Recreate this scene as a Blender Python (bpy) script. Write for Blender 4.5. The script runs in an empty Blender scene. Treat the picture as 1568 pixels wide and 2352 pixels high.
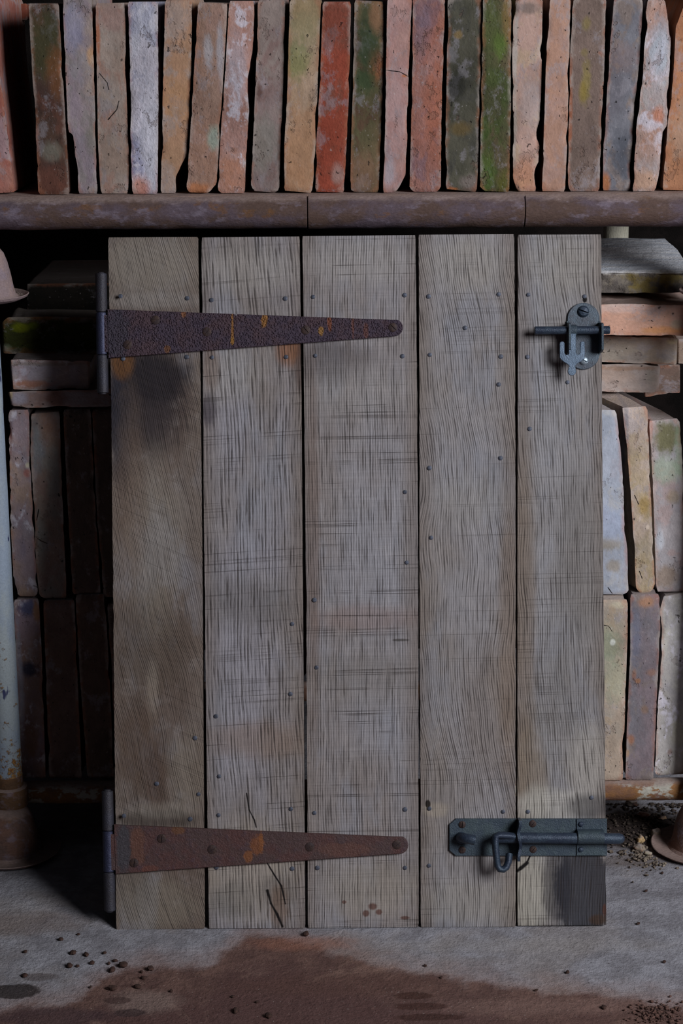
import bpy, bmesh, math, random
from mathutils import Vector, Matrix, noise
S = bpy.context.scene
C = S.collection
R = math.radians
# ------------------------------------------------------------ camera, world, lights, exposure
FPX = 4400.0                     # focal length in pixels of the 1568 x 2352 frame
PITCH, ROLL, LEAN = R(15), R(0.3), R(14.5)
DOOR = Matrix.Translation((0, 0, 0.0047)) @ Matrix.Rotation(-LEAN, 4, 'X')
aim = Vector((0, .4785*math.sin(LEAN), .4633))
cam_loc = aim - 2.2*Vector((0, math.cos(PITCH), -math.sin(PITCH)))
CAM = Matrix.Translation(cam_loc) @ Matrix.Rotation(math.pi/2-PITCH, 4, 'X') @ Matrix.Rotation(-ROLL, 4, 'Z')
cd = bpy.data.cameras.new('camera'); cam = bpy.data.objects.new('camera', cd); C.objects.link(cam)
cam.matrix_world = CAM
cd.sensor_fit = 'VERTICAL'; cd.sensor_height = 36; cd.lens = FPX/2352*36; cd.clip_start = .05
S.camera = cam
S.view_settings.view_transform = 'Standard'; S.view_settings.look = 'None'
S.view_settings.gamma = 1; S.view_settings.use_curve_mapping = False
S.view_settings.exposure = 0.0
w = bpy.data.worlds.new('world'); S.world = w; w.use_nodes = True
w.node_tree.nodes['Background'].inputs[0].default_value = (.62, .72, 1, 1)
w.node_tree.nodes['Background'].inputs[1].default_value = 0.009
def area(name, loc, target, size, power, col):
    l = bpy.data.lights.new(name, 'AREA'); l.shape = 'RECTANGLE'; l.size, l.size_y = size; l.energy = power; l.color = col
    o = bpy.data.objects.new(name, l); C.objects.link(o); o.location = loc
    o.rotation_euler = (Vector(target)-Vector(loc)).to_track_quat('-Z', 'Y').to_euler()
    return o
area('doorway_daylight', (1.78, -1.75, 1.66), (0, .1, .45), (1.0, 1.2), 63, (.94, .955, 1))

# ------------------------------------------------------------ photograph pixels to places
def ray(px, py):
    return (CAM.to_3x3() @ Vector(((px-784)/FPX, -(py-1176)/FPX, -1)))
def W(px, py, y):                # on the upright plane at depth y
    d = ray(px, py); return cam_loc + d*((y-cam_loc.y)/d.y)
def F(px, py, z=0.0):            # on the floor
    d = ray(px, py); return cam_loc + d*((z-cam_loc.z)/d.z)
DINV = DOOR.inverted()
def D(px, py, off=0.0):          # door-local, 'off' metres in front of the boards
    o = DINV @ cam_loc; d = DINV.to_3x3() @ ray(px, py)
    return o + d*((-off-o.y)/d.y)
K = 1.75
def lin(h):
    h = h.lstrip('#'); v = [int(h[i:i+2], 16)/255 for i in (0, 2, 4)]
    return [((c+.055)/1.055)**2.4 if c > .04045 else c/12.92 for c in v]
def col(h, k=None):
    return tuple(min(.9, c*(k or K)) for c in lin(h)) + (1,)

# ------------------------------------------------------------ node helper
class N:
    def __init__(s, name):
        s.m = bpy.data.materials.new(name); s.m.use_nodes = True; s.t = s.m.node_tree
        s.b = s.t.nodes['Principled BSDF']; s.tc = s.n('ShaderNodeTexCoord'); s.P = s.tc.outputs['Object']
    def n(s, kind): return s.t.nodes.new(kind)
    def put(s, sock, v):
        if hasattr(v, 'is_linked') or isinstance(v, bpy.types.NodeSocket): s.t.links.new(v, sock)
        else: sock.default_value = v
    def math(s, op, a, b=0.0, c=None, clamp=False):
        q = s.n('ShaderNodeMath'); q.operation = op; q.use_clamp = clamp; s.put(q.inputs[0], a); s.put(q.inputs[1], b)
        if c is not None: s.put(q.inputs[2], c)
        return q.outputs[0]
    def vm(s, op, a, b):
        q = s.n('ShaderNodeVectorMath'); q.operation = op; s.put(q.inputs[0], a); s.put(q.inputs[1], b)
        return q.outputs['Value'] if op in ('LENGTH', 'DOT_PRODUCT') else q.outputs[0]
    def map(s, v, scale=(1, 1, 1), loc=(0, 0, 0), rot=(0, 0, 0)):
        q = s.n('ShaderNodeMapping'); s.put(q.inputs[0], v); q.inputs[1].default_value = loc
        q.inputs[2].default_value = rot; q.inputs[3].default_value = scale; return q.outputs[0]
    def noise(s, v, scale, detail=3, rough=.55, dist=0.0, colour=False):
        q = s.n('ShaderNodeTexNoise'); s.put(q.inputs['Vector'], v); q.inputs['Scale'].default_value = scale
        q.inputs['Detail'].default_value = detail; q.inputs['Roughness'].default_value = rough; q.inputs['Distortion'].default_value = dist
        return q.outputs[1 if colour else 0]
    def voro(s, v, scale):
        q = s.n('ShaderNodeTexVoronoi'); s.put(q.inputs['Vector'], v); q.inputs['Scale'].default_value = scale; return q.outputs[0]
    def ss(s, v, a, b, c=0.0, d=1.0):
        q = s.n('ShaderNodeMapRange'); q.interpolation_type = 'SMOOTHSTEP'; s.put(q.inputs[0], v)
        for i, x in enumerate((a, b, c, d)): q.inputs[i+1].default_value = x
        return q.outputs[0]
    def mix(s, f, a, b, mode='MIX'):
        q = s.n('ShaderNodeMix'); q.data_type = 'RGBA'; q.blend_type = mode
        s.put(q.inputs[0], f); s.put(q.inputs[6], a); s.put(q.inputs[7], b); return q.outputs[2]
    def grey(s, v):
        q = s.n('ShaderNodeCombineColor')
        for i in range(3): s.put(q.inputs[i], v)
        return q.outputs[0]
    def blob(s, c, r, nz=None, amt=.5, soft=.5):     # an irregular patch round point c
        d = s.vm('LENGTH', s.vm('MULTIPLY', s.vm('SUBTRACT', s.P, c), (1/r[0], 0, 1/r[1])), (0, 0, 0))
        if nz is not None: d = s.math('ADD', d, s.math('MULTIPLY', s.math('SUBTRACT', nz, .5), amt*2))
        return s.ss(d, 1+soft/2, 1-soft/2)
    def line(s, a, b, wd, nz=None, amt=0.002):       # a crack from a to b (xz), width wd
        q = s.vm('SUBTRACT', s.vm('MULTIPLY', s.P, (1, 0, 1)), (a[0], 0, a[2])); ab = Vector((b[0]-a[0], 0, b[2]-a[2]))
        h = s.math('DIVIDE', s.vm('DOT_PRODUCT', q, tuple(ab)), ab.length_squared, clamp=True)
        sc = s.n('ShaderNodeVectorMath'); sc.operation = 'SCALE'; sc.inputs[0].default_value = ab; s.put(sc.inputs['Scale'], h)
        d = s.vm('LENGTH', s.vm('SUBTRACT', q, sc.outputs[0]), (0, 0, 0))
        if nz is not None: d = s.math('ADD', d, s.math('MULTIPLY', s.math('SUBTRACT', nz, .5), amt))
        return s.ss(d, wd, wd*.3)
    def bump(s, h, dist, strength=1.0, prev=None):
        q = s.n('ShaderNodeBump'); q.inputs['Strength'].default_value = strength; q.inputs['Distance'].default_value = dist
        s.put(q.inputs['Height'], h)
        if prev is not None: s.t.links.new(prev, q.inputs['Normal'])
        return q.outputs[0]
    def out(s, colour, rough=.9, normal=None, metal=0.0, spec=.3):
        s.put(s.b.inputs['Base Color'], colour); s.put(s.b.inputs['Roughness'], rough); s.b.inputs['Metallic'].default_value = metal
        s.b.inputs['Specular IOR Level'].default_value = spec
        if normal is not None: s.t.links.new(normal, s.b.inputs['Normal'])
        return s.m

def fired_clay(name, cols, seed, spots=(), org=(0, 0, 0), plane=.245, rough=1.0, lime=0.0, moss=0.0, flat=True, gain=1.0, lines=()):
    g = N(name); rnd = random.Random(seed)
    off = (rnd.uniform(0, 9), rnd.uniform(0, 9), rnd.uniform(0, 9))
    P = g.map(g.P, (1, 1, .7) if flat else (.7, 1, 1), off)
    a = g.noise(P, 17, 4, .6); b = g.noise(P, 42, 5, .62, .4); f = g.noise(P, 420, 3, .6); mid = g.noise(P, 130, 4, .62)
    c = g.mix(g.ss(a, .38, .60), col(cols[0]), col(cols[1]))
    c = g.mix(g.math('MULTIPLY', g.ss(b, .50, .62), .85), c, col(cols[2]))
    c = g.mix(g.math('MULTIPLY', g.ss(g.noise(g.map(P, loc=(6, 1, 4)), 30, 7, .75), .54, .62), .42), c, col('#7E7A80'))
    rag = g.math('ADD', g.math('MULTIPLY', b, .4), g.math('MULTIPLY', mid, .6))
    if lime: c = g.mix(g.math('MULTIPLY', g.ss(g.math('ADD', b, g.math('MULTIPLY', mid, .5)), .86-lime*.25, 1.0-lime*.25), .85), c, col('#A9A5AE'))
    if moss: c = g.mix(g.ss(g.math('ADD', a, g.math('MULTIPLY', mid, .6)), .98-moss*.35, 1.12-moss*.35), c, col('#3F5220'))
    for sp in spots:
        px, py, rx, ry, hexc = sp[:5]; amt = sp[5] if len(sp) > 5 else .85
        q = W(px, py, plane) - Vector(org)
        k1 = 1.15 if max(rx, ry) > 24 else .8
        c = g.mix(g.math('MULTIPLY', g.blob(q, (rx*.00054, ry*.00054), rag, k1, 1.0), amt*.9), c, col(hexc))
    for (x0, y0, x1, y1) in lines:
        c = g.mix(g.line(W(x0, y0, plane)-Vector(org), W(x1, y1, plane)-Vector(org), .0008, mid, .0012), c, (.01, .008, .008, 1))
    c = g.mix(1.0, c, g.grey(g.math('ADD', .62, g.math('ADD', g.math('MULTIPLY', f, .32), g.math('MULTIPLY', mid, .44)))), 'MULTIPLY')
    v2 = g.noise(g.map(P, loc=(2, 8, 1)), 14, 6, .7)
    c = g.mix(1.0, c, g.grey(g.math('ADD', .36, g.math('MULTIPLY', v2, 1.3))), 'MULTIPLY')
    ge = g.n('ShaderNodeNewGeometry'); pt = g.math('ADD', ge.outputs['Pointiness'], g.math('MULTIPLY', g.math('SUBTRACT', mid, .5), .10))
    c = g.mix(g.math('MULTIPLY', g.ss(pt, .535, .60), .45), c, g.mix(g.ss(b, .45, .55), col('#8A5A44'), col('#9A8F88')))
    c = g.mix(g.math('MULTIPLY', g.ss(g.noise(g.map(P, loc=(9, 3, 3)), 330, 2, .5), .69, .75), .35), c, col('#A09A98'))
    spall = g.math('MULTIPLY', g.ss(g.noise(g.map(P, loc=(5, 5, 1)), 34, 6, .72), .60, .635), min(1.0, .25+.5*rough))
    c = g.mix(g.math('MULTIPLY', spall, .35), c, col('#5E4A42'))
    pit = g.ss(g.noise(g.map(P, loc=(3, 3, 3)), 230, 2, .5), .30, .24)
    c = g.mix(g.math('MULTIPLY', pit, .75), c, (.02, .016, .014, 1))
    sn = g.n('ShaderNodeSeparateXYZ'); g.put(sn.inputs[0], ge.outputs['Normal'])
    c = g.mix(g.math('MULTIPLY', g.ss(sn.outputs[2], .7, .95), .6), c, col('#857B77'))
    if gain != 1: c = g.mix(1.0, c, (gain, gain, gain, 1), 'MULTIPLY')  # brightens tiles right of the door, standing in for stronger light there
    nr = g.bump(g.math('MULTIPLY', spall, -1.0), .0008, 1, g.bump(mid, .0010*rough**1.5, .8)); nr = g.bump(f, .00045*rough, 1, nr); nr = g.bump(g.math('MULTIPLY', pit, -1.0), .001, 1, nr)
    return g.out(c, .93, nr, spec=.2)

def plain(name, hexc, rough=.6, metal=0.0, hex2=None, nscale=60, bumpd=.0004, spec=.4, k=None):
    g = N(name); a = g.noise(g.P, nscale, 5, .65); f = g.noise(g.P, 700, 3, .6)
    c = g.mix(g.ss(a, .42, .62), col(hexc, k), col(hex2 or hexc, k))
    c = g.mix(1.0, c, g.grey(g.math('ADD', .7, g.math('MULTIPLY', f, .6))), 'MULTIPLY')
    return g.out(c, rough, g.bump(g.math('ADD', f, g.math('MULTIPLY', a, 2.0)), bumpd), metal, spec)

# ------------------------------------------------------------ object helpers
def tag(o, label=None, cat=None, group=None, kind=None):
    for k_, v in (('label', label), ('category', cat), ('group', group), ('kind', kind)):
        if v: o[k_] = v
    return o
def empty(name, loc=(0, 0, 0)):
    o = bpy.data.objects.new(name, None); C.objects.link(o); o.location = loc; o.empty_display_size = .02; return o
def link(name, verts, faces, mat, parent=None, org=(0, 0, 0), smooth=30):
    o3 = Vector(org)
    me = bpy.data.meshes.new(name); me.from_pydata([tuple(Vector(v)-o3) for v in verts], [], faces); me.update()
    bm = bmesh.new(); bm.from_mesh(me); bmesh.ops.recalc_face_normals(bm, faces=bm.faces)
    for e in bm.edges:
        if len(e.link_faces) == 2 and e.calc_face_angle(0) > R(smooth): e.smooth = False
    for f in bm.faces: f.smooth = True
    bm.to_mesh(me); bm.free()
    o = bpy.data.objects.new(name, me); C.objects.link(o); me.materials.append(mat)
    if parent: o.parent = parent
    o.location = o3
    return o
def resample(pl, n):
    L = [0]
    for a, b in zip(pl, pl[1:]): L.append(L[-1]+math.hypot(b[0]-a[0], b[1]-a[1]))
    out = []
    for i in range(n):
        d = L[-1]*i/(n-1); j = 0
        while j < len(L)-2 and L[j+1] < d: j += 1
        t = (d-L[j])/max(1e-9, L[j+1]-L[j]); a, b = pl[j], pl[j+1]
        out.append((a[0]+(b[0]-a[0])*t, a[1]+(b[1]-a[1])*t))
    return out
def slab_mesh(L, Rr, place, depth, seed=0, n=46, m=9, rad=.0035, rough=.0009, chip=.004, endround=True):
    """A fired tile or a board: L and Rr are its two long outlines, place() turns them into points, depth is a vector."""
    A = [place(*p) for p in resample(L, n)]; B = [place(*p) for p in resample(Rr, n)]
    axis = (A[-1]-A[0]).normalized(); depth = Vector(depth); nd = -depth.normalized()
    rows = []; off = Vector(((seed*.317) % 1.7, (seed*.731) % 1.3, (seed*.177) % 1.1)); length = (A[-1]-A[0]).length
    def nz(p, s, k=0): return noise.noise((p+off+Vector((k, 0, 0)))*s)
    ext = [(0, 1.0)] + [(i, 0) for i in range(n)] + [(n-1, 1.0)]
    for idx, (i, end) in enumerate(ext):
        a, b = A[i], B[i]; ac = (b-a); wdt = ac.length; ac.normalize()
        t_end = min(i, n-1-i)*length/(n-1)
        er = rad*(1-math.sqrt(max(0, 1-(1-min(1, t_end/rad))**2))) if endround else 0
        r = min(rad, wdt*.3); pts = []
        def push(s, dpt, c):                     # s across, dpt backwards, c how far this point is an arris
            p = a + ac*s + (-nd)*dpt
            ch = max(0, nz(p, 42)-.10)*chip*1.5*c + max(0, nz(p, 150, 5)-.08)*chip*.55*c
            p = p + (-nd)*(ch*.6) + ac*(ch*.55*(1 if s < wdt/2 else -1))
            p = p + nd*(nz(p, 22, 9)*rough*.9 + nz(p, 110, 2)*rough*.3)
            
            pts.append(p)
        for q in range(4):
            th = q/3*math.pi/2; push(er*.5+r*(1-math.sin(th)), er+r*(1-math.cos(math.pi/2-th)), 1)
        for q in range(1, m): push(r+(wdt-2*r)*q/m, er, 0)
        for q in range(4):
            th = (3-q)/3*math.pi/2; push(wdt-er*.5-r*(1-math.sin(th)), er+r*(1-math.cos(math.pi/2-th)), 1)
        dl = depth.length
        for sd, fr in ((1, .25), (1, .6), (1, 1), (0, 1), (0, .6), (0, .25)):
            p = a + ac*((wdt-er*.5) if sd else er*.5) + (-nd)*(dl*fr) + ac*nz(a+Vector((0, fr, sd)), 30)*rough*.3
            pts.append(p)
        if end:
            cen = sum(pts, Vector())/len(pts); pts = [cen+(p-cen)*.9 for p in pts]
            sg = -1 if idx == 0 else 1
        rows.append(pts)
    k = len(rows[0]); verts = [p for rw in rows for p in rw]; faces = []
    for i in range(len(rows)-1):
        for j in range(k):
            faces.append((i*k+j, i*k+(j+1) % k, (i+1)*k+(j+1) % k, (i+1)*k+j))
    faces.append(tuple(range(k-1, -1, -1))); faces.append(tuple((len(rows)-1)*k+j for j in range(k)))
    return verts, faces
def lathe(p0, p1, prof, seg=24, wob=0, seed=0):
    """Turned shape: prof is (distance along, radius) from p0 towards p1."""
    p0, p1 = Vector(p0), Vector(p1); ax = (p1-p0).normalized(); u = ax.orthogonal().normalized(); v = ax.cross(u)
    vs, fs = [], []
    for (d, r) in prof:
        for k_ in range(seg):
            an = 2*math.pi*k_/seg; p = p0+ax*d+(u*math.cos(an)+v*math.sin(an))*r
            if wob: p += (u*math.cos(an)+v*math.sin(an))*noise.noise(p*40+Vector((seed, 0, 0)))*wob
            vs.append(p)
    for i in range(len(prof)-1):
        for k_ in range(seg):
            fs.append((i*seg+k_, i*seg+(k_+1) % seg, (i+1)*seg+(k_+1) % seg, (i+1)*seg+k_))
    fs.append(tuple(range(seg-1, -1, -1))); fs.append(tuple((len(prof)-1)*seg+k_ for k_ in range(seg)))
    return vs, fs
def rod(p0, p1, r, bev=.0008, seg=24, steps=1, wob=0, seed=0):
    L = (Vector(p1)-Vector(p0)).length
    pr = [(0, r-bev), (bev, r)] + [(bev+(L-2*bev)*i/steps, r) for i in range(1, steps)] + [(L-bev, r), (L, r-bev)]
    return lathe(p0, p1, pr, seg, wob, seed)
def merge(*parts):
    vs, fs = [], []
    for v, f in parts:
        b = len(vs); vs += list(v); fs += [tuple(i+b for i in q) for q in f]
    return vs, fs
def prism(poly, y0, y1, bev=.0005):
    """poly: door-local (x, z) outline; extruded from y0 (back) to y1 (front, smaller y)."""
    n = len(poly); cx = sum(p[0] for p in poly)/n; cz = sum(p[1] for p in poly)/n
    ins = []
    for i in range(n):
        a, b, c = Vector(poly[i-1]), Vector(poly[i]), Vector(poly[(i+1) % n])
        e1 = (b-a).normalized() if (b-a).length > 1e-9 else Vector((1, 0)); e2 = (c-b).normalized()
        nn = Vector((-(e1.y+e2.y), e1.x+e2.x)); nn = nn.normalized() if nn.length > 1e-6 else Vector((-e1.y, e1.x))
        ins.append(nn)
    ar = sum(poly[i-1][0]*poly[i][1]-poly[i][0]*poly[i-1][1] for i in range(n))
    sg = 1 if ar > 0 else -1
    inner = [(p[0]+sg*q.x*bev, p[1]+sg*q.y*bev) for p, q in zip(poly, ins)]
    vs = [(p[0], y0, p[1]) for p in poly] + [(p[0], y1+bev, p[1]) for p in poly] + [(p[0], y1, p[1]) for p in inner]
    fs = [tuple(range(n)), tuple(2*n+i for i in range(n-1, -1, -1))]
    for i in range(n):
        j = (i+1) % n; fs.append((i, j, n+j, n+i)); fs.append((n+i, n+j, 2*n+j, 2*n+i))
    return vs, fs
def box(x0, x1, y0, y1, z0, z1):
    vs = [(x, y, z) for x in (x0, x1) for y in (y0, y1) for z in (z0, z1)]
    return vs, [(0, 1, 3, 2), (4, 6, 7, 5), (0, 4, 5, 1), (2, 3, 7, 6), (0, 2, 6, 4), (1, 5, 7, 3)]
def dpoly(pts, off=0): return [(D(x, y, off).x, D(x, y, off).z) for x, y in pts]
def arc(cx, cy, r, a0, a1, n=12): return [(cx+r*math.cos(R(a0+(a1-a0)*i/n)), cy-r*math.sin(R(a0+(a1-a0)*i/n))) for i in range(n+1)]
def lump(c, r, seed, sub=2, flat=.7):
    bm = bmesh.new(); bmesh.ops.create_icosphere(bm, subdivisions=sub, radius=1)
    rnd = random.Random(seed); st = Vector((rnd.uniform(.7, 1.3), rnd.uniform(.7, 1.2), flat*rnd.uniform(.8, 1.1)))
    rz = Matrix.Rotation(rnd.uniform(0, 6), 3, 'Z'); o = Vector((seed*1.7 % 50, seed*.3 % 20, 0)); vs = []
    for v in bm.verts:
        p = v.co*(1+.45*noise.noise(v.co*1.6+o)); p = rz @ Vector((p.x*st.x, p.y*st.y, p.z*st.z)); vs.append(Vector(c)+p*r)
    fs = [tuple(v.index for v in f.verts) for f in bm.faces]; bm.free(); return vs, fs

# ------------------------------------------------------------ the setting: floor and back wall
def floor_material():
    g = N('floor_concrete_and_dirt'); P = g.P
    sx = g.n('ShaderNodeSeparateXYZ'); g.put(sx.inputs[0], P); X, Y = sx.outputs[0], sx.outputs[1]
    big = g.noise(P, 6, 4, .6); mid = g.noise(P, 28, 5, .62); fine = g.noise(P, 260, 4, .65); grit = g.noise(P, 700, 2, .5)
    c = g.mix(g.ss(mid, .38, .64), col('#706E73'), col('#848389'))
    c = g.mix(g.math('MULTIPLY', g.ss(big, .48, .62), .45), c, col('#7C7470'))
    # edge of the damp brown dirt that lies over the concrete
    pts = [(-200, 2330), (60, 2318), (180, 2285), (260, 2235), (330, 2218), (450, 2222), (540, 2165), (620, 2145), (720, 2172), (800, 2188), (930, 2232), (1150, 2262), (1400, 2288), (1568, 2310), (1800, 2330)]
    w_ = [F(*p) for p in pts]; x0, x1 = w_[0].x, w_[-1].x; y0, y1 = -.32, .02
    fc = g.n('ShaderNodeFloatCurve'); cv = fc.mapping.curves[0]
    ks = [((q.x-x0)/(x1-x0), (q.y-y0)/(y1-y0)) for q in w_]
    cv.points[0].location = ks[0]; cv.points[1].location = ks[-1]
    for k_ in ks[1:-1]: cv.points.new(*k_)
    fc.mapping.update(); g.put(fc.inputs['Value'], g.math('DIVIDE', g.math('SUBTRACT', X, x0), x1-x0, clamp=True))
    edge = g.math('ADD', g.math('MULTIPLY', fc.outputs[0], y1-y0), y0)
    d = g.math('SUBTRACT', edge, Y); d = g.math('ADD', d, g.math('MULTIPLY', g.math('SUBTRACT', g.noise(P, 22, 5, .6), .5), .085))
    dirt = g.ss(d, -.012, .014)
    halo = g.ss(d, -.065, .02)
    c = g.mix(g.math('MULTIPLY', halo, .6), c, col('#7D6258'))
    dc = g.mix(g.ss(mid, .38, .62), col('#4E3833'), col('#5E463E'))
    dc = g.mix(g.ss(d, .03, .10), dc, col('#4A3330'))
    dc = g.mix(g.math('MULTIPLY', g.ss(g.noise(P, 9, 5, .65, 1.2), .56, .66), .6), dc, col('#7A6156'))
    c = g.mix(g.math('MULTIPLY', dirt, .92), c, dc)
    sb = g.noise(P, 60, 4, .6)
    def fb(px, py, rx, ry, hexc, amt, soft=.5):
        nonlocal c
        q = F(px, py); s_ = F(px+rx, py)-q; t_ = F(px, py+ry)-q
        dd = g.vm('LENGTH', g.vm('MULTIPLY', g.vm('SUBTRACT', P, q), (1/s_.length, 1/t_.length, 0)), (0, 0, 0))
        dd = g.math('ADD', dd, g.math('MULTIPLY', g.math('SUBTRACT', sb, .5), .9))
        m_ = g.math('MULTIPLY', g.ss(dd, 1+soft/2, 1-soft/2), amt); c = g.mix(m_, c, col(hexc)); return m_
    fb(30, 2276, 62, 17, '#2C2524', .9, .25); fb(90, 2243, 40, 9, '#4B4240', .7)
    fb(1270, 2310, 260, 18, '#6E5750', .6, 1); fb(780, 2260, 260, 26, '#523B35', .6, 1)
    fb(690, 2165, 110, 16, '#7C5546', .6, 1); fb(330, 2300, 80, 26, '#7B6B64', .55, .9)
    fb(950, 2285, 46, 8, '#3B2620', .8, .3); fb(965, 2310, 60, 9, '#3B2520', .75, .3); fb(985, 2335, 80, 8, '#38241F', .75, .3)
    fb(270, 2296, 34, 8, '#3B2A28', .7, .3); fb(300, 2325, 36, 9, '#35292A', .75, .3); fb(120, 2335, 130, 22, '#3F3033', .7, .7)
    fb(60, 2120, 150, 25, '#6A5B53', .5, .9)
    fb(1480, 1905, 200, 45, '#2B221F', .95, .6); fb(1450, 1975, 90, 14, '#53473F', .6, .9); fb(1390, 1900, 60, 40, '#2B2320', .8, .6)
    fb(1240, 2170, 300, 16, '#86817F', .4, 1.1)
    c = g.mix(1.0, c, g.grey(g.math('ADD', .5, g.math('ADD', g.math('MULTIPLY', fine, .45), g.math('MULTIPLY', g.noise(P, 90, 4, .6), .55)))), 'MULTIPLY')
    spk = g.ss(g.noise(g.map(P, loc=(5, 2, 0)), 300, 2, .5), .30, .24)
    c = g.mix(g.math('MULTIPLY', spk, .75), c, col('#1E1715'))
    spk2 = g.ss(g.noise(g.map(P, loc=(1, 7, 0)), 420, 2, .5), .70, .76)
    c = g.mix(g.math('MULTIPLY', spk2, .5), c, col('#A39B95'))
    nr = g.bump(mid, .003, .7); nr = g.bump(g.noise(P, 120, 5, .7), .0022, .8, nr); nr = g.bump(fine, .0014, .9, nr); nr = g.bump(grit, .0006, .8, nr)
    return g.out(c, g.ss(dirt, 0, 1, .92, .74), nr, spec=.25)
def build_floor():
    nx, ny = 150, 110; vs, fs = [], []
    for j in range(ny+1):
        t = j/ny; y = -1.6+t*3.0
        for i in range(nx+1):
            x = -1.5+3.0*i/nx
            p = Vector((x, y, 0)); z = -.0008 + noise.noise(p*5)*.0008 + noise.noise(p*17)*.0004
            vs.append((x, y, min(z, 0)))
    for j in range(ny):
        for i in range(nx): a = j*(nx+1)+i; fs.append((a, a+1, a+nx+2, a+nx+1))
    tag(link('floor', vs, fs, floor_material()), kind='structure')
build_floor()
wallm = plain('back_wall_darkened_brick', '#171312', .95, 0, '#0F0D0C', 20, .002, .1)  # brick colour darkened so the unlit void behind the rack stays black
tag(link('wall_back', *box(-1.5, 1.5, .98, 1.06, -.02, 2.2), wallm), kind='structure')
tag(link('wall_left', *box(-1.56, -1.5, -.3, 1.06, -.02, 2.2), wallm), kind='structure')

# ------------------------------------------------------------ the two stacked steel stillages
def rusty_pipe(name, base, rust, paint=None, pamt=.5, dust=True, seed=0, vert=False):
    g = N(name); P = g.map(g.P, (1, 1, .4) if vert else (.55, 1, 1), (seed, seed*.3, 0))
    a = g.noise(P, 24, 5, .65); b = g.noise(P, 75, 5, .65); f = g.noise(P, 500, 3, .6)
    c = g.mix(g.ss(a, .40, .60), col(base), col(rust))
    c = g.mix(g.math('MULTIPLY', g.ss(b, .52, .66), .5), c, col('#6F6672'))
    if paint: c = g.mix(g.ss(g.math('ADD', a, g.math('MULTIPLY', b, .7)), 1.02-pamt*.5, 1.08-pamt*.5), c, col(paint))
    c = g.mix(g.math('MULTIPLY', g.ss(g.noise(g.map(P, loc=(4, 4, 4)), 60, 4, .6), .60, .70), .6), c, col('#5E4024'))
    if dust:
        ge = g.n('ShaderNodeNewGeometry'); sp = g.n('ShaderNodeSeparateXYZ'); g.put(sp.inputs[0], ge.outputs['Normal'])
        c = g.mix(g.math('MULTIPLY', g.ss(g.math('ADD', sp.outputs[2], g.math('MULTIPLY', b, .7)), .85, 1.3), .8), c, col('#7C6C66'))
    c = g.mix(1.0, c, g.grey(g.math('ADD', .6, g.math('MULTIPLY', f, .8))), 'MULTIPLY')
    nr = g.bump(b, .0013); nr = g.bump(f, .0006, 1, nr)
    return g.out(c, .8, nr, spec=.3)
YR = .240                        # depth of the front rails
rail_m = rusty_pipe('rusted_rail', '#4C4148', '#4A3A34', seed=1)
top = W(784, 444, YR).z; bot = W(784, 523, YR).z
RR = (top-bot)/2; ZR = (top+bot)/2-.0006
ZTOP = ZR+RR                    # tiles on the upper stillage stand at this height
xe = W(-150, 485, YR).x; xf = W(1720, 485, YR).x
up = empty('upper_stillage', (0, YR, ZR-.12))
tag(up, 'rusty steel pipe stillage whose thick front rail carries the upper row of clay tiles', 'stillage')
def upart(name, vf, m, par, lab=None, smooth=30):
    o = link(name, *vf, m, None, smooth=smooth); me = o.data; par_loc = par.matrix_world.translation if False else Vector(par.location)
    o.parent = par; o.location = -par_loc
    if lab: o['label'] = lab
    return o
xs = [xe, W(706, 485, YR).x, W(1202, 485, YR).x, xf]
for i in range(3):
    e = RR*(.985, 1.0, .99)[i]
    upart('front_rail', rod((xs[i]+.0004, YR, ZR), (xs[i+1]-.0004, YR, ZR), e, .0008, 48, 90, .0009, i*7), rail_m, up)
YB = .60
upart('rear_rail', rod((xe, YB, ZR), (xf, YB, ZR), RR, .001, 24), rail_m, up)
for xx in (xe+.03, xf-.03):
    upart('side_rail', rod((xx, YR+RR*.6, ZR), (xx, YB-RR*.6, ZR), RR*.9, .001, 24), rail_m, up)
def deck_sheet():
    vs, fs = [], []; n = 220
    for i in range(n+1):
        x = xe+(xf-xe)*i/n
        fy = YR-.0065+.003*noise.noise(Vector((x*25, 3, 0)))+.0016*noise.noise(Vector((x*120, 3, 0)))
        th = .0012+.0008*noise.noise(Vector((x*60, 7, 0)))
        for (y, z) in ((fy, ZTOP-.004), (fy+.001, ZTOP-.0012+th*.3), (fy+.006, ZTOP+th*.2), (YB+.01, ZTOP), (YB+.01, ZTOP-.006)): vs.append((x, y, z))
    for i in range(n):
        for j in range(5): fs.append((i*5+j, i*5+(j+1) % 5, (i+1)*5+(j+1) % 5, (i+1)*5+j))
    fs.append((0, 1, 2, 3, 4)); fs.append(tuple(n*5+j for j in (4, 3, 2, 1, 0)))
    return vs, fs
upart('deck_sheet', deck_sheet(), rusty_pipe('dusty_deck', '#66564F', '#735F55', seed=5), up, 'dust-covered deck edge')

def bell(cx, cy, z0, h, r, rim, seed, nm='bell'):
    """bell-shaped foot with a turned-up brim, standing on z0"""
    prof_o = [(0, r*.22), (.02, r*.45), (.06, r*.62), (.14, r*.74), (.3, r*.85), (.5, r*.93), (.72, r*.99), (.88, r*1.06), (.93, r*1.15), (.935, r*1.32), (.90, rim*.93), (.875, rim*.985), (.885, rim), (.93, rim*.96), (.985, rim*.8), (1.0, r*1.1), (1.0, r*.9)]
    return lathe((cx, cy, z0+h), (cx, cy, z0), [(d*h, rr) for d, rr in prof_o], 56, .0012, seed)
bell_m1 = rusty_pipe('dusty_pale_cast_iron', '#746566', '#7F6C68', seed=9)
bell_m2 = rusty_pipe('rusty_cast_iron', '#4F403C', '#5E463C', seed=12)
YP = .220
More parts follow.
